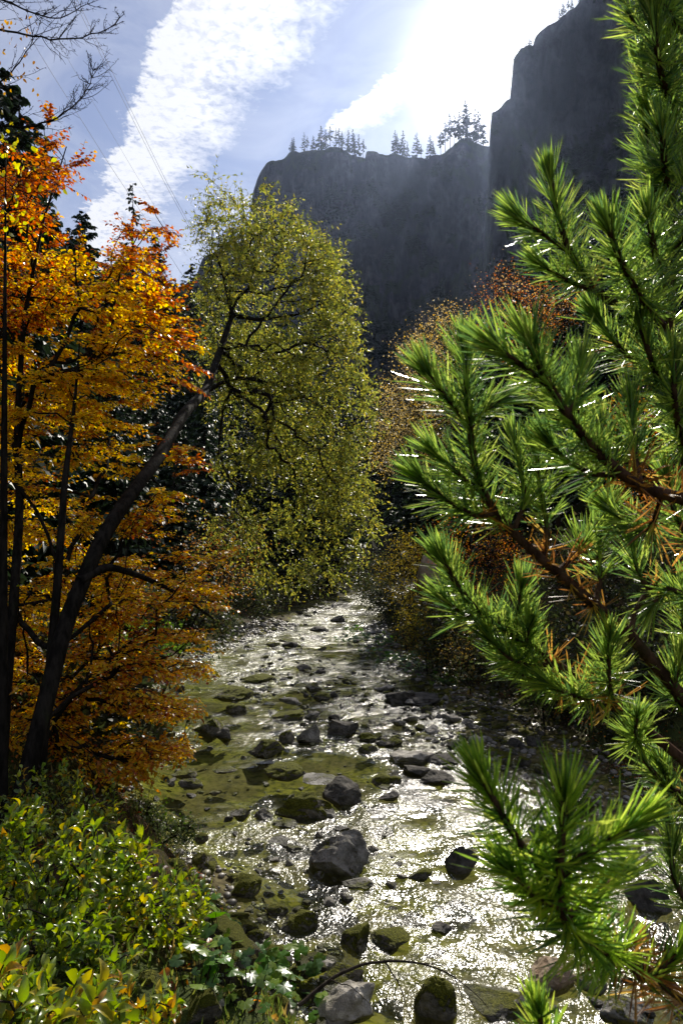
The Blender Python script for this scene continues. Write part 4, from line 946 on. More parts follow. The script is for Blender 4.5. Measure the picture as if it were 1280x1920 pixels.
# ------------------------------------------------------------------ the near pine
def smooth_path(P, n):
    P = np.asarray(P, float); d = np.concatenate([[0], np.cumsum(np.linalg.norm(np.diff(P, axis=0), axis=1))])
    t = np.linspace(0, d[-1], n); Q = np.stack([np.interp(t, d, P[:, c]) for c in range(3)], 1)
    for _ in range(3): Q[1:-1] = (Q[:-2] + 2 * Q[1:-1] + Q[2:]) / 4
    return Q
def needles(G, Q, f0, f1, dens, L, r, cols, w, tipburst=True, rad=0.00098, spread=1.0):
    """paired needles along the path Q between fractions f0..f1, swept towards the tip"""
    seg = np.linalg.norm(np.diff(Q, axis=0), axis=1); cl = np.concatenate([[0], np.cumsum(seg)]); tot = cl[-1]
    n = int(0.44 * dens * tot * (f1 - f0)); 
    if n < 4: return
    f = f0 + (f1 - f0) * r.random(n)
    if tipburst and f1 > 0.98: f = np.concatenate([f, 1 - 0.03 * r.random(26)]); n += 26
    s = f * tot; P = np.stack([np.interp(s, cl, Q[:, c]) for c in range(3)], 1)
    s2 = np.minimum(s + 0.01, tot); s1 = s2 - 0.012
    T = unit(np.stack([np.interp(s2, cl, Q[:, c]) - np.interp(s1, cl, Q[:, c]) for c in range(3)], 1))
    A = unit(np.cross(T, r.normal(size=(n, 3)))); rem = (1 - f) * tot
    th = np.radians(np.clip(14 + rem / 0.045 * 34, 12, 62) + r.normal(size=n) * 14) * spread
    D = unit(T * np.cos(th)[:, None] + A * np.sin(th)[:, None] + np.array([0, 0, 0.10]))
    C = colmix(r, n, cols, w, 0.22); Ln = L * 1.12 * r.uniform(0.6, 1.12, n) * (1 - 0.25 * (r.random(n) < 0.15))
    V = []; m = 2 * n
    P2 = rep(P, 2); D2 = unit(rep(D, 2) + 0.11 * r.normal(size=(m, 3))); T2 = rep(T, 2); L2 = rep(Ln, 2)[:, None] * r.uniform(0.9, 1.05, (m, 1)); C2 = rep(C, 2)
    bend = unit(np.cross(np.cross(D2, T2), D2) + 0.4 * r.normal(size=(m, 3))) * r.uniform(0.02, 0.14, (m, 1))
    S = unit(np.cross(D2, bend)); U = np.cross(S, D2)
    for t, k in ((0, 0.7), (0.4, 1.0), (0.82, 0.9), (1.0, 0.15)):
        c = P2 + D2 * L2 * t + bend * L2 * (t * t); q = rad * k
        for e, g in ((-1, 0), (0, 0.55), (1, 0)): V.append(c + q * (e * S + g * U))
    V = np.stack(V, 1).reshape(-1, 3); b = np.arange(m)[:, None] * 12
    F = np.concatenate([b + np.array([[3 * l + k, 3 * l + k + 1, 3 * l + 4 + k, 3 * l + 3 + k]]) for l in range(3) for k in range(2)])
    G.add(V, F, np.repeat(C2, 12, 0))
NG = [(0.14, 0.23, 0.035), (0.22, 0.31, 0.04), (0.06, 0.12, 0.03), (0.32, 0.38, 0.07)]
NB = [(0.34, 0.17, 0.03), (0.22, 0.09, 0.02), (0.40, 0.26, 0.05)]
pine = empty('pine_tree', (1.30, 0.9, g_(1.3, 0.9)))
tagp(pine, 'near young pine filling the right side, bright green needle sprays on brown stems', 'tree')
rp = np.random.default_rng(99)
def stem(pts, r0, r1, nee=None, brown=None, dens=2600, L=0.055, sub=None, name='branch', gain=1.0):
    """pts: (u,v,depth) from base to tip; nee: fraction where green needles start; brown: (f0,f1) dead needles"""
    P = pts3(pts); n = max(12, 5 * len(P)); Q = smooth_path(P, n)
    G = Geo(); G.tube(Q, np.linspace(r0, r1, n), 8)
    kn = rp.integers(0, n, n); o = G.build(name, M['pine_bark'], pine, True)
    g = Geo()
    if nee is not None: needles(g, Q, nee, 1.0, dens, L, rp, np.array(NG) * gain, [4, 3, 4, 1.6])
    if brown: needles(g, Q, brown[0], brown[1], dens * 0.22, L * 0.95, rp, NB, [3, 2, 1], False, spread=1.25)
    if g.n:
        x = g.build('needles', M['needle'], pine); x.parent = o; x.location = (0, 0, 0)
    return Q
# trunk, standing just outside the right edge and leaning in at the top
stem([(2300, 2300, 0.95), (1560, 2050, 1.0), (1420, 1500, 1.1), (1350, 1100, 1.12), (1290, 850, 1.12), (1252, 700, 1.12), (1246, 540, 1.12), (1252, 400, 1.12), (1262, 200, 1.12), (1245, 0, 1.12), (1240, -150, 1.12)], 0.03, 0.007, 0.60, None, 2400, name='trunk')
BR = [
 # branch A: long bough sweeping up to the left
 dict(p=[(1345, 1400, 1.15), (1280, 1310, 1.12), (1230, 1250, 1.10), (1180, 1190, 1.08), (1110, 1130, 1.05), (1040, 1070, 1.02), (960, 1000, 1.0), (905, 930, .98), (885, 850, .96), (875, 740, .94), (872, 655, .92)], r=(0.012, 0.004), n=0.66, b=(0.40, 0.62), d=2600),
 dict(p=[(872, 790, .95), (840, 750, .93), (805, 705, .91)], r=(0.004, 0.003), n=0.12, d=2900),
 dict(p=[(876, 790, .95), (905, 770, .95), (935, 752, .96)], r=(0.004, 0.003), n=0.1, d=2700),
 dict(p=[(905, 925, .98), (860, 890, .96), (820, 855, .95)], r=(0.004, 0.003), n=0.1, d=2600),
 dict(p=[(930, 965, .99), (880, 965, .97), (835, 935, .96), (795, 905, .95)], r=(0.005, 0.003), n=0.2, b=(0.0, 0.3), d=2700),
 dict(p=[(1020, 1050, 1.02), (1025, 980, 1.05), (1010, 910, 1.05), (1005, 850, 1.05)], r=(0.005, 0.003), n=0.3, b=(0.0, 0.3), d=2300),
 dict(p=[(960, 1000, 1.0), (985, 940, 1.03), (975, 880, 1.05), (965, 840, 1.06)], r=(0.004, 0.003), n=0.25, d=2200),
 dict(p=[(1045, 1072, 1.02), (1080, 1040, 1.05), (1108, 1000, 1.06), (1135, 960, 1.07)], r=(0.005, 0.003), n=0.35, b=(0.0, 0.4), d=2300),
 dict(p=[(1115, 1130, 1.05), (1125, 1090, 1.08), (1120, 1030, 1.1), (1130, 985, 1.1)], r=(0.005, 0.003), n=0.3, d=2300),
 dict(p=[(1180, 1190, 1.08), (1190, 1145, 1.1), (1215, 1105, 1.12), (1250, 1070, 1.13), (1290, 1040, 1.15)], r=(0.005, 0.003), n=None, b=(0.5, 0.9), d=1500),
 dict(p=[(1215, 1105, 1.12), (1195, 1075, 1.13), (1185, 1030, 1.13)], r=(0.004, 0.003), n=0.15, d=2500),
 # branch B: upper bough pointing up left
 dict(p=[(1345, 960, .95), (1280, 935, .92), (1200, 915, .9), (1160, 885, .88), (1110, 840, .86), (1060, 775, .84), (1020, 705, .82), (990, 640, .8)], r=(0.010, 0.004), n=0.52, b=(0.10, 0.45), d=3000),
 dict(p=[(1035, 730, .83), (985, 690, .81), (935, 655, .79)], r=(0.004, 0.003), n=0.15, d=2800),
 dict(p=[(1065, 780, .84), (1080, 730, .86), (1085, 690, .87)], r=(0.004, 0.003), n=0.1, d=2400),
 dict(p=[(1165, 890, .89), (1140, 850, .93), (1125, 800, .95)], r=(0.004, 0.003), n=0.1, d=2600),
 dict(p=[(1200, 915, .9), (1190, 860, .92), (1185, 800, .95), (1180, 760, .96)], r=(0.005, 0.003), n=0.3, b=(0, .3), d=2500),
 dict(p=[(1240, 925, .92), (1225, 980, .95), (1200, 1000, 1.0), (1150, 960, 1.02)], r=(0.004, 0.003), n=0.3, b=(0, .4), d=2300),
 dict(p=[(1160, 890, .89), (1110, 890, .88), (1065, 865, .88), (1035, 840, .87)], r=(0.004, 0.003), n=0.15, d=2500),
 # branch C: middle left bough
 dict(p=[(1345, 1480, 1.2), (1250, 1400, 1.18), (1160, 1330, 1.16), (1080, 1270, 1.12), (1000, 1215, 1.1), (930, 1170, 1.08), (880, 1130, 1.06), (845, 1080, 1.05), (828, 1045, 1.04)], r=(0.010, 0.004), n=0.62, b=(0.35, 0.62), d=3000),
 dict(p=[(930, 1170, 1.08), (900, 1160, 1.08), (865, 1150, 1.06), (840, 1130, 1.05)], r=(0.004, 0.003), n=0.15, b=(0, .25), d=2500),
 dict(p=[(960, 1190, 1.1), (970, 1150, 1.1), (975, 1110, 1.1)], r=(0.004, 0.003), n=0.2, d=2400),
 dict(p=[(1000, 1215, 1.1), (985, 1200, 1.08), (990, 1180, 1.06)], r=(0.004, 0.003), n=0.1, d=3400),
 dict(p=[(1040, 1245, 1.1), (990, 1250, 1.08), (950, 1232, 1.06), (925, 1205, 1.05)], r=(0.004, 0.003), n=0.2, b=(0, .3), d=2400),
 dict(p=[(1080, 1270, 1.12), (1035, 1285, 1.1), (990, 1275, 1.1), (960, 1250, 1.1)], r=(0.004, 0.003), n=0.2, b=(0, .4), d=2400),
 dict(p=[(1150, 1325, 1.12), (1140, 1280, 1.08), (1140, 1240, 1.06), (1142, 1205, 1.04)], r=(0.005, 0.003), n=0.15, b=(0, .2), d=3200),
 dict(p=[(1140, 1300, 1.1), (1095, 1310, 1.08), (1060, 1300, 1.06), (1035, 1285, 1.05)], r=(0.004, 0.003), n=0.2, b=(0, .4), d=2600),
 dict(p=[(1200, 1365, 1.18), (1195, 1395, 1.15), (1190, 1370, 1.12), (1192, 1345, 1.1)], r=(0.004, 0.003), n=0.2, d=2600),
 dict(p=[(1275, 1330, 1.15), (1262, 1300, 1.12), (1268, 1265, 1.1), (1272, 1240, 1.1)], r=(0.004, 0.003), n=0.1, d=3000),
 dict(p=[(1300, 1220, 1.15), (1280, 1180, 1.15), (1275, 1130, 1.15), (1280, 1100, 1.15)], r=(0.004, 0.003), n=0.1, d=2600),
 # the top: tufts round the leaning trunk
 dict(p=[(1250, 620, 1.1), (1200, 560, .98), (1165, 495, .92), (1140, 430, .88)], r=(0.006, 0.004), n=0.25, d=3200),
 dict(p=[(1250, 560, 1.1), (1225, 470, 1.0), (1215, 410, .95)], r=(0.006, 0.004), n=0.2, d=2800),
 dict(p=[(1180, 590, 1.12), (1110, 540, 1.1), (1065, 470, 1.08), (1042, 400, 1.06), (1032, 340, 1.05)], r=(0.006, 0.004), n=0.3, d=3000),
 dict(p=[(1062, 470, 1.08), (1020, 440, 1.06), (980, 415, 1.05)], r=(0.004, 0.003), n=0.1, d=2500),
 dict(p=[(1110, 545, 1.1), (1060, 525, 1.08), (1020, 500, 1.06)], r=(0.004, 0.003), n=0.1, b=(0, .2), d=2300),
 dict(p=[(1250, 650, 1.12), (1180, 590, 1.12), (1175, 590, 1.12)], r=(0.007, 0.006), n=None),
 dict(p=[(1250, 700, 1.12), (1190, 680, 1.1), (1150, 640, 1.1), (1120, 600, 1.1)], r=(0.006, 0.004), n=0.3, b=(0.1, 0.7), d=2400),
 dict(p=[(1255, 300, 1.12), (1225, 240, 1.1), (1205, 180, 1.1), (1198, 130, 1.1)], r=(0.006, 0.004), n=0.15, d=2700),
 dict(p=[(1255, 420, 1.12), (1225, 360, 1.1), (1215, 290, 1.1), (1210, 235, 1.1)], r=(0.006, 0.004), n=0.15, d=2700),
 dict(p=[(1260, 150, 1.12), (1225, 90, 1.1), (1195, 50, 1.1), (1170, 5, 1.1)], r=(0.006, 0.004), n=0.15, b=(0, .2), d=2600),
 dict(p=[(1255, 330, 1.12), (1290, 280, 1.1), (1300, 210, 1.1)], r=(0.006, 0.004), n=0.15, d=2600),
 dict(p=[(1250, 500, 1.12), (1285, 440, 1.05), (1290, 350, 1.0)], r=(0.006, 0.004), n=0.15, d=2600),
 dict(p=[(1270, 780, 1.12), (1235, 720, 1.05), (1215, 660, 1.0), (1200, 610, 1.0)], r=(0.006, 0.004), n=0.15, d=2600),
 dict(p=[(1290, 850, 1.12), (1270, 800, 1.05), (1262, 740, 1.0), (1262, 680, 1.0)], r=(0.006, 0.004), n=0.1, d=2600),
 dict(p=[(1275, 60, 1.12), (1250, 20, 1.05), (1215, -20, 1.0)], r=(0.006, 0.004), n=0.1, d=3000),
 dict(p=[(1262, 210, 1.12), (1240, 150, 1.05), (1228, 80, 1.0), (1225, 30, 1.0)], r=(0.006, 0.004), n=0.15, d=3000),
 dict(p=[(1256, 380, 1.12), (1245, 320, 1.05), (1240, 250, 1.0)], r=(0.006, 0.004), n=0.15, d=3000),
 # right middle and lower right fill
 dict(p=[(1330, 1050, 1.12), (1290, 1010, 1.1), (1262, 960, 1.1), (1250, 900, 1.1)], r=(0.006, 0.004), n=0.2, b=(0, .4), d=2400),
 dict(p=[(1330, 1150, 1.12), (1290, 1120, 1.1), (1250, 1100, 1.1), (1225, 1130, 1.1)], r=(0.005, 0.004), n=0.2, d=2400),
 dict(p=[(1400, 1560, 1.2), (1330, 1540, 1.2), (1270, 1500, 1.2), (1240, 1440, 1.2)], r=(0.006, 0.004), n=0.35, b=(0.1, .35), d=2400),
 dict(p=[(1400, 1640, 1.2), (1320, 1650, 1.2), (1265, 1600, 1.2), (1250, 1540, 1.2)], r=(0.006, 0.004), n=0.35, d=2400),
 dict(p=[(1330, 1500, 1.2), (1250, 1480, 1.2), (1210, 1430, 1.2), (1195, 1390, 1.2)], r=(0.006, 0.004), n=0.3, b=(0, .3), d=2300),
 dict(p=[(1330, 1740, 1.1), (1290, 1700, 1.1), (1262, 1650, 1.1), (1258, 1610, 1.1)], r=(0.005, 0.004), n=0.2, d=2300),
 # the nearest sprig
 dict(p=[(1560, 2080, .95), (1380, 1940, .85), (1280, 1870, .80), (1180, 1800, .74), (1090, 1765, .69), (1050, 1720, .66), (1045, 1650, .64), (1050, 1570, .62), (1058, 1500, .61)], r=(0.009, 0.0042), n=0.66, b=(0.40, 0.68), d=3300, L=.052),
 dict(p=[(1046, 1680, .65), (1000, 1620, .64), (960, 1560, .63), (925, 1500, .62), (905, 1465, .615)], r=(0.005, 0.003), n=0.22, d=3400, L=.046),
 dict(p=[(1050, 1640, .64), (1100, 1600, .63), (1150, 1570, .62), (1180, 1550, .615)], r=(0.005, 0.003), n=0.2, d=3300, L=.044),
 dict(p=[(1050, 1700, .65), (1000, 1680, .63), (960, 1640, .62)], r=(0.004, 0.003), n=0.1, d=2800, L=.046),
 dict(p=[(1060, 1720, .66), (1110, 1680, .67), (1150, 1650, .68)], r=(0.004, 0.003), n=0.1, d=2600, L=.046),
 dict(p=[(1180, 1800, .74), (1200, 1840, .74), (1230, 1830, .73), (1270, 1790, .72)], r=(0.004, 0.003), n=0.3, b=(0, .5), d=2200),
 dict(p=[(1120, 2120, .8), (1060, 2040, .8), (1025, 1960, .78), (1010, 1905, .77)], r=(0.005, 0.0035), n=0.4, d=2600, L=.045),
 dict(p=[(1330, 1900, .95), (1260, 1860, .95), (1200, 1850, .95)], r=(0.005, 0.0035), n=None, b=(.2, 1), d=2600),
]
for b in BR: stem(b['p'], b['r'][0], b['r'][1], b.get('n'), b.get('b'), b.get('d', 2600), b.get('L', 0.055), gain=np.array([1.3, 1.3, 0.9]) if b['p'][-1][2] < 0.79 else 1.0)  # nearest shoots: needle colour brightened to stand in for sun shining through

# ------------------------------------------------------------------ larch boughs, top left
def bough(name, root, pts, r0, seed, ntw=46, tl=0.35, leafy=True):
    r = np.random.default_rng(seed); P = pts3(pts); Q = smooth_path(P, 40); Q += r.normal(size=Q.shape) * 0.004
    G = Geo(); G.tube(Q, np.linspace(r0, r0 * 0.15, 40), 6)
    for _ in range(ntw):
        i = int(r.uniform(3, 39)); T = unit(Q[min(i + 1, 39)] - Q[i - 1]); s = r.choice([-1, 1])
        up = np.array([0, 0, 1.0]); sd = unit(np.cross(T, [0, 1, 0])) * s
        d = unit(T * 0.9 + sd * r.uniform(0.3, 1.1) + r.normal(size=3) * 0.3); L = tl * r.uniform(0.35, 1.1) * (1.1 - 0.6 * i / 40)
        n = 9; t = np.linspace(0, 1, n)[:, None]; W_ = Q[i] + d * L * t + T * L * 0.35 * t * t + np.array([0, 0, 0.25 * L]) * t * t + np.cumsum(r.normal(size=(n, 3)) * 0.006, 0) * t
        G.tube(W_, np.linspace(r0 * 0.22, 0.0012, n), 3)
        for k in range(r.integers(3, 8)):
            j = r.integers(1, n - 1); e = unit(d * 0.8 + r.normal(size=3) * 0.6) * L * r.uniform(0.12, 0.4)
            G.sticks([W_[j]], [W_[j] + e], 0.0016, 0.0008)
        kk = r.random((10, 1)); S0 = W_[0] + (W_[-1] - W_[0]) * kk; G.sticks(S0, S0 + unit(r.normal(size=(10, 3))) * 0.012, 0.002, 0.001)
    j = r.integers(0, 40, 90); G.sticks(Q[j], Q[j] + unit(r.normal(size=(90, 3))) * 0.02, 0.002, 0.001)
    return G.build(name, M['dark_bark'], root, True)
larch = empty('larch_tree', (-4.2, 4.2, g_(-4.2, 4.2))); tagp(larch, 'bare larch boughs with knobbly dark twigs against the sky, top left', 'tree')
G = Geo(); G.tube(smooth_path([(-4.2, 4.2, g_(-4.2, 4.2) - 0.2), (-4.1, 4.3, 4), (-4.0, 4.4, 8), (-4.0, 4.4, 11)], 20), np.linspace(0.14, 0.04, 20), 10); G.build('trunk', M['bark'], larch, True)
for q, (pts, n) in enumerate([([(-360, 20, 4.5), (-20, 50, 4.6), (60, 68, 4.6), (130, 77, 4.7), (185, 62, 4.7), (222, 42, 4.8), (234, 26, 4.8)], 60),
           ([(-360, -40, 4.6), (-20, -10, 4.7), (60, 22, 4.8), (110, 40, 4.8), (150, 18, 4.9), (170, -5, 4.9)], 40),
           ([(-360, 260, 4.6), (-10, 236, 4.7), (60, 240, 4.7), (110, 222, 4.8), (148, 192, 4.8), (172, 155, 4.9), (178, 118, 4.9)], 56),
           ([(-360, 250, 4.5), (-20, 170, 4.6), (20, 138, 4.6), (45, 108, 4.7), (62, 75, 4.7), (64, 52, 4.7)], 16),
           ([(-360, -60, 4.8), (0, -20, 4.9), (60, -6, 5.0), (95, -25, 5.0)], 30)]):
    bough('branch', larch, pts, 0.014, 300 + q, n, 0.34)
r = np.random.default_rng(88); n = 46
P = np.array([at(u, v, 4.6) for u, v in zip(r.uniform(-5, 75, n), r.uniform(15, 185, n))]); G = Geo()
leaf_geo(G, P, r.normal(size=(n, 3)) * 0.5 + [0, 0, -1], r.normal(size=(n, 3)), 0.035 * r.uniform(.7, 1.2, n), 0.018, colmix(r, n, [(0.4, 0.22, 0.03), (0.2, 0.1, 0.02)], [1, 1])); G.build('foliage', M['leaf'], larch)
# a thin yellow leaved sapling against the dark spruce
shrub('hazel_sapling', 'thin sapling with few bright yellow leaves before the dark spruce at the left edge', 20, 900, 5.0,
      [(-20, 230), (30, 240), (50, 330), (60, 400), (30, 410), (-20, 400)], 18, 0.3, [(0.5, 0.42, 0.03), (0.35, 0.36, 0.04)], [3, 2], 301, 0.05, 7, 0.28, 'sapling', mat='leaf')

# ------------------------------------------------------------------ power lines
def mat_plain(name, c, rough=0.6, metal=0.0):
    m, T = new_mat(name); g = T.n('ShaderNodeTexCoord'); n = T.noise(g.outputs['Object'], 8, 4); p = T.n('ShaderNodeBsdfPrincipled', i_Base_Color=T.mix(n, c, tuple(x * 0.7 for x in c)), i_Roughness=rough, i_Metallic=metal); finish(T, p); return m
M['cable'] = mat_plain('cable', (0.05, 0.05, 0.055))
for lab, pts in [('left one of the close pair of cables crossing the white cloud', [(120, -40, 25), (185, 95, 30), (250, 225, 45), (310, 345, 75), (362, 440, 120), (400, 500, 160)]),
                 ('right one of the close pair of cables crossing the white cloud', [(126, -40, 25), (190, 92, 30), (254, 222, 45), (313, 342, 75), (364, 436, 120), (402, 496, 160)]),
                 ('single cable running down left of the pair, above the orange beech', [(-20, -60, 25), (85, 118, 30), (150, 220, 42), (205, 308, 60), (280, 420, 100), (345, 520, 160)]),
                 ('faint thin cable between the single one and the pair', [(40, -60, 30), (115, 90, 35), (180, 200, 48), (245, 310, 75), (310, 420, 110), (350, 480, 160)])]:
    Q = smooth_path(pts3(pts), 60); dist = np.linalg.norm(Q, axis=1); G = Geo(); G.tube(Q, 0.00024 * dist if 'faint' not in lab else 0.00015 * dist, 4)
    tagp(G.build('power_cable', M['cable'], None, True), lab, 'cable', 'power cables')

# ------------------------------------------------------------------ big leaved shrubs, front left
LG = [(0.17, 0.24, 0.035), (0.26, 0.31, 0.04), (0.10, 0.16, 0.04), (0.45, 0.38, 0.04), (0.40, 0.22, 0.03)]
def broad(label, u, vb, Y, poly, n, depth, seed, w=(4, 4, 3, 1, .3), L=0.058, per=13, group='big leaved shrubs of the near bank'):
    r = np.random.default_rng(seed); b = at(u, vb, Y); b[2] = g_(b[0], b[1]) - 0.05; root = empty('goat_willow_shrub', b); tagp(root, label, 'shrub', group)
    A = scat(poly, n, Y - depth, Y + depth, r); A[:, 2] = np.maximum(A[:, 2], H(A[:, 0], A[:, 1], False) + 0.05); c = A.mean(0)
    tr = np.array([b, 0.6 * b + 0.4 * c, c]); N, par, k = skeleton(root, tr, [0.012, 0.008, 0.003], A, M['bark'], 0.5, 0.0, 0.0028)
    tips = N[k:]; d = unit(tips - N[par[k:]] + [0, 0, 0.1]); T = rep(tips, per); D = rep(d, per); q = len(T)
    f = np.tile(np.linspace(0, 1, per), len(tips))[:, None]; P = T - D * 0.16 * (1 - f) ; a = unit(np.cross(D, r.normal(size=(q, 3))))
    LD = unit(D * (0.4 + 0.8 * f) + a * 0.9 + [0, 0, 0.12]); NN = unit(np.array([0, -0.15, 0.8]) + 0.5 * r.normal(size=(q, 3)))
    G = Geo(); leaf_geo(G, P + LD * 0.006, LD, NN, L * r.uniform(0.55, 1.25, q), L * 0.46 * r.uniform(0.8, 1.2, q), colmix(r, q, LG, w, 0.3), 0.22, 'big')
    G.build('foliage', M['leaf_gloss'], root)
broad('upper shrub of broad glossy green leaves at the left edge above the others', 60, 1760, 3.6, [(-20, 1530), (60, 1500), (150, 1520), (240, 1560), (260, 1640), (160, 1700), (-20, 1700)], 95, 0.5, 401)
broad('shrub of broad yellow green leaves reaching furthest toward the water', 250, 1800, 3.7, [(180, 1560), (270, 1560), (320, 1620), (385, 1640), (400, 1700), (385, 1760), (300, 1790), (200, 1760)], 100, 0.4, 402, (3, 5, 2, 1.6, .2))
broad('shrub of dark glossy leaves in the middle of the near left bank', 110, 1880, 3.1, [(-20, 1680), (120, 1670), (230, 1720), (260, 1800), (180, 1850), (-20, 1840)], 90, 0.4, 403, (4, 3, 5, .5, .2))
broad('nearest shrub in the bottom left corner with large leaves, some turned yellow', 60, 2050, 2.3, [(-20, 1800), (60, 1790), (170, 1830), (230, 1890), (240, 1940), (-20, 1960)], 60, 0.3, 404, (3, 3, 2, 3, 1.4), 0.07)
broad('low shrub with orange tinged leaves at the bottom, right of the corner one', 240, 2030, 2.7, [(170, 1850), (250, 1840), (330, 1870), (340, 1940), (180, 1950)], 46, 0.3, 405, (2, 3, 2, 2, 3), 0.055)
broad('small leafy bush between the beech stems and the glossy shrubs', 120, 1560, 4.6, [(0, 1440), (120, 1430), (220, 1470), (230, 1540), (60, 1560), (-10, 1530)], 80, 0.5, 406, (3, 4, 3, 2, .8), 0.045, 10)
shrub('white_shining_plant', 'low plant with tiny leaves shining white at the left waterline', 300, 1570, 6.9,
      [(225, 1500), (280, 1500), (340, 1535), (370, 1550), (350, 1575), (290, 1570), (240, 1540)], 60, 0.25, [(0.30, 0.36, 0.18), (0.12, 0.2, 0.04)], [3, 2], 302, 0.034, 26, 0.13, 'plant', mat='leaf_gloss')

# ------------------------------------------------------------------ low bank plants
def lobed(G, c, n_, rad, col_, r):
    """round lobed leaf blade, tilted, on a stalk"""
    n_ = unit(n_); a = unit(np.cross(n_, r.normal(size=3))); b = np.cross(n_, a); m = 22; th = np.linspace(0.35, 2 * math.pi - 0.35, m)
    rr = rad * (0.78 + 0.22 * np.abs(np.cos(th * 3.5))); V = [c + n_ * rad * 0.02]
    for t, q in zip(th, rr): V.append(c + a * math.cos(t) * q + b * math.sin(t) * q - n_ * q * 0.18 * (0.6 + 0.6 * math.sin(t * 3.5) ** 2))
    V = np.array(V); F = np.array([[0, i, i + 1] for i in range(1, m)]); G.add(V, F, np.tile(col_, (len(V), 1)))
def plant(label, x, y, n, spread, rad, cols, seed, group):
    r = np.random.default_rng(seed); z = max(g_(x, y), 0.0); root = empty('butterbur_plant', (x, y, z)); tagp(root, label, 'plant', group)
    S = Geo(); G = Geo(); P0 = []; P1 = []
    for _ in range(n):
        a = r.uniform(0, 6.28); d = spread * r.random() ** 0.6; c = np.array([x + d * math.cos(a), y + d * math.sin(a), 0]); c[2] = max(g_(c[0], c[1]), -0.02) + r.uniform(0.06, 0.24)
        P0.append((x + 0.3 * d * math.cos(a), y + 0.3 * d * math.sin(a), z - 0.02)); P1.append(c)
        lobed(G, c, np.array([0.4 * r.normal(), 0.4 * r.normal() - 0.1, 1]), rad * r.uniform(0.5, 1.2), np.array(cols[r.integers(len(cols))]) * r.uniform(0.7, 1.2), r)
    S.sticks(np.array(P0), np.array(P1), 0.004, 0.002); S.build('stem', M['bark'], root); G.build('foliage', M['leaf_gloss'], root)
PG = [(0.09, 0.20, 0.03), (0.06, 0.13, 0.03), (0.16, 0.24, 0.04)]
for k, (u, v, nn, lab) in enumerate([(430, 1800, 9, 'green lobed plant furthest up the near bank'), (480, 1830, 12, 'lobed plant beside the round mossy stone'), (540, 1840, 12, 'lobed plant nearest the water of the bank clump'),
         (420, 1860, 12, 'shaded lobed plant left of the clump'), (500, 1880, 12, 'lobed plant in the middle of the clump at the bottom'), (560, 1890, 9, 'lobed plant just left of the pale cream rock'), (460, 1905, 12, 'lobed plant at the bottom edge of the picture'), (365, 1880, 9, 'small lobed plant near the orange tinged shrub')]):
    p = hit(u, v); plant(lab, p[0], p[1], nn + 6, 0.045 * p[1], 0.0125 * p[1], PG, 500 + k, 'lobed plants of the near bank')
for k in range(26):
    u = random.uniform(640, 860); v = 1180 + (u - 640) * 0.42 + random.uniform(-16, 26); p = on_z(u, v, 0.05); plant('low leafy plant in the green fringe of the right waterline', p[0], p[1], 14, 0.5, 0.10, PG, 520 + k, 'plants along the right waterline')
for k in range(10):
    u = random.uniform(225, 400); v = random.uniform(1190, 1250); p = on_z(u, v, 0.2); plant('low leafy plant on the left bank under the copper shrub', p[0], p[1], 12, 0.35, 0.08, PG, 560 + k, 'plants on the left bank')

# ------------------------------------------------------------------ fallen twig, ground cover
G = Geo()
for pts, r0 in [([(560, 1885, 5.3), (600, 1850, 5.4), (660, 1812, 5.5), (720, 1800, 5.5), (790, 1805, 5.45), (850, 1828, 5.4), (890, 1860, 5.3), (915, 1890, 5.2)], 0.016), ([(720, 1800, 5.5), (750, 1850, 5.4), (765, 1900, 5.3), (790, 1940, 5.2)], 0.007),
                ([(790, 1805, 5.45), (840, 1812, 5.5), (880, 1808, 5.5)], 0.004), ([(850, 1828, 5.4), (870, 1880, 5.3), (872, 1915, 5.2)], 0.004), ([(620, 1838, 5.4), (660, 1850, 5.3), (690, 1880, 5.3)], 0.005)]:
    Q = smooth_path(pts3(pts), 26) + np.random.default_rng(int(r0 * 1e4)).normal(size=(26, 3)) * 0.003; G.tube(Q, np.linspace(r0, 0.002, 26), 6)
tagp(G.build('fallen_branch', M['bark'], None, True), 'thin bent fallen branch lying over the pale rock toward the water', 'branch')
def cover():
    r = np.random.default_rng(77); n = 52000
    y = 2 + 26 * r.random(n) ** 1.5; l, rr = banks(y); side_ = r.random(n) < 0.62
    d = 0.05 + 5.5 * r.random(n) ** 1.4; x = np.where(side_, l - d, rr + d); k = np.abs(x) < 0.6 * y + 1.5; x = x[k]; y = y[k]; n = len(x)
    z = H(x, y); k = (z > 0.12); x, y, z = x[k], y[k], z[k]; n = len(x); P = np.stack([x, y, z], 1)
    G = Geo(); m = int(n * 0.66)
    kk = np.where((y[:m] > 8) | (r.random(m) < 0.2))[0]; PL = P[kk]; m0 = m; m = len(kk)
    leaf_geo(G, PL + [0, 0, 0.01], r.normal(size=(m, 3)) * [1, 1, 0.25], r.normal(size=(m, 3)) * 0.5 + [0, 0, 1], r.uniform(0.03, 0.06, m), r.uniform(0.02, 0.035, m), colmix(r, m, [ORA, GOL, RUS, BRN], [2, 1, 3, 4]))
    tagp(G.build('leaf_litter', M['leaf']), 'fallen orange and brown leaves strewn over both banks', 'fallen leaves', kind='stuff')
    G = Geo(); q = P[m0:]; q = rep(q, 3) + r.normal(size=(3 * len(q), 3)) * [0.04, 0.04, 0]; m = len(q)
    leaf_geo(G, q, r.normal(size=(m, 3)) * 0.5 + [0, 0, 1], r.normal(size=(m, 3)) + [0, -1, 0], r.uniform(0.03, 0.10, m), r.uniform(0.006, 0.016, m), colmix(r, m, [(0.09, 0.13, 0.025), (0.17, 0.19, 0.04), (0.26, 0.19, 0.06)], [3, 2, 1]), kind='long')
    tagp(G.build('bank_grass', M['leaf_small']), 'short grass and herbs growing on both banks', 'grass', kind='stuff')
cover()
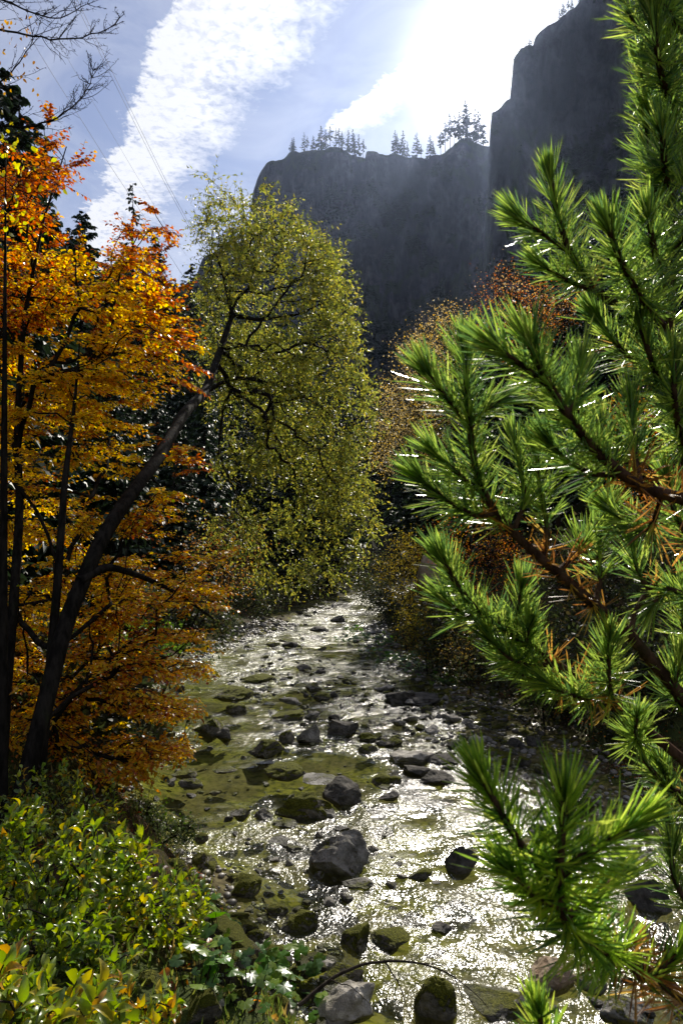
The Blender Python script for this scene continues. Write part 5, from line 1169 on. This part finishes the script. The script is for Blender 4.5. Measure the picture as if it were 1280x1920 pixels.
def pebbles():
    r = np.random.default_rng(31); n = 13000; y = 5 + 30 * r.random(n) ** 1.4; l, rr = banks(y); x = l - 0.5 + (rr - l + 1.2) * r.random(n)
    z = H(x, y); k = (z > -0.10) & (z < 0.25); x, y, z = x[k], y[k], z[k]; n = len(x)
    bmV, bmF = ICO[2]; s = 0.018 * (4.0 ** (r.random(n) ** 1.6)) * (0.7 + y / 25); a = r.uniform(0, 6.28, n)
    B = bmV * np.array([1, 0.8, 0.55]); ca, sa = np.cos(a), np.sin(a)
    V = np.stack([B[None, :, 0] * ca[:, None] - B[None, :, 1] * sa[:, None], B[None, :, 0] * sa[:, None] + B[None, :, 1] * ca[:, None], np.repeat(B[None, :, 2], n, 0)], -1) * s[:, None, None]
    V = V + np.stack([x, y, z + s * 0.2], 1)[:, None]; nv = len(B); F = (bmF[None] + (np.arange(n) * nv)[:, None, None]).reshape(-1, 3)
    C = np.repeat(colmix(r, n, [(0.22, 0.20, 0.17), (0.10, 0.09, 0.08), (0.34, 0.32, 0.28), (0.12, 0.12, 0.04)], [3, 3, 2, 2]), nv, 0)
    m, T = new_mat('pebble'); at_ = T.n('ShaderNodeAttribute', attribute_name='Col'); g = T.n('ShaderNodeNewGeometry')
    p = T.n('ShaderNodeBsdfPrincipled', i_Base_Color=T.mix(T.noise(g.outputs['Position'], 50, 3), at_.outputs['Color'], (0.1, 0.09, 0.07)), i_Roughness=0.5); finish(T, p)
    tagp(mesh_obj('pebbles', V.reshape(-1, 3), F, m, None, C, True), 'pebbles and gravel of the stream bed and shores', 'pebbles', kind='stuff')
pebbles()
def small_stones():
    r = np.random.default_rng(66); Vs = []; Fs = []; n0 = 0
    T_ = [rock_shape(950 + k, (1, 1, 1), 3, st) for k, st in enumerate(['block', 'lean', 'slab', 'block', 'lean', 'block'])]
    for poly, n, a, b in (([(440, 1225), (640, 1215), (740, 1280), (1000, 1380), (980, 1440), (760, 1420), (520, 1350), (430, 1290)], 330, 0.07, 0.26), ([(300, 1350), (520, 1360), (700, 1420), (760, 1500), (480, 1540), (330, 1500)], 60, 0.06, 0.18),
                          ([(440, 1160), (660, 1150), (700, 1180), (640, 1220), (430, 1215)], 90, 0.12, 0.34), ([(400, 1640), (600, 1660), (640, 1800), (560, 1850), (400, 1760)], 60, 0.05, 0.16), ([(640, 1190), (700, 1200), (860, 1310), (1000, 1380), (900, 1360), (720, 1290)], 110, 0.1, 0.3)):
        for u, v in poly_sample(poly, n, r):
            p = on_z(u, v); s = a * (b / a) ** (r.random() ** 1.5); V, F = T_[r.integers(6)]; c, sn = math.cos(r.uniform(0, 6.28)), 0; an = r.uniform(0, 6.28); c, sn = math.cos(an), math.sin(an)
            V = V * [s * r.uniform(.8, 1.3), s * r.uniform(.7, 1.1), s * r.uniform(.4, .8)]; V = np.stack([V[:, 0] * c - V[:, 1] * sn, V[:, 0] * sn + V[:, 1] * c, V[:, 2]], 1)
            z = max(float(H(p[0], p[1], False)), -0.02) + s * r.uniform(-0.06, 0.10); Vs.append(V + [p[0], p[1], z]); Fs.append(F + n0); n0 += len(V)
    o = mesh_obj('small_stones', np.concatenate(Vs), np.concatenate(Fs), M['mossy'], None, None, True); tagp(o, 'small mossy and wet stones littered all through the shallow stream', 'stones', kind='stuff')
small_stones()

# ------------------------------------------------------------------ air
def haze(density):
    V = np.array([(x, y, z) for x in (-1900, 1900) for y in (-120, 2700) for z in (-3, 900)], float)
    F = np.array([(0, 1, 3, 2), (4, 6, 7, 5), (0, 4, 5, 1), (2, 3, 7, 6), (0, 2, 6, 4), (1, 5, 7, 3)])
    m = bpy.data.materials.new('haze'); m.use_nodes = True; T = NT(m.node_tree)
    v = T.n('ShaderNodeVolumePrincipled', i_Density=density, i_Anisotropy=0.70, i_Color=(0.52, 0.66, 1.0))
    o = T.n('ShaderNodeOutputMaterial'); T.t.links.new(v.outputs[0], o.inputs[1])
    tagp(mesh_obj('haze', V, F, m), 'thin bluish haze in the valley air under the sun', 'haze', kind='stuff')
HAZE = 0.00005
haze(HAZE)
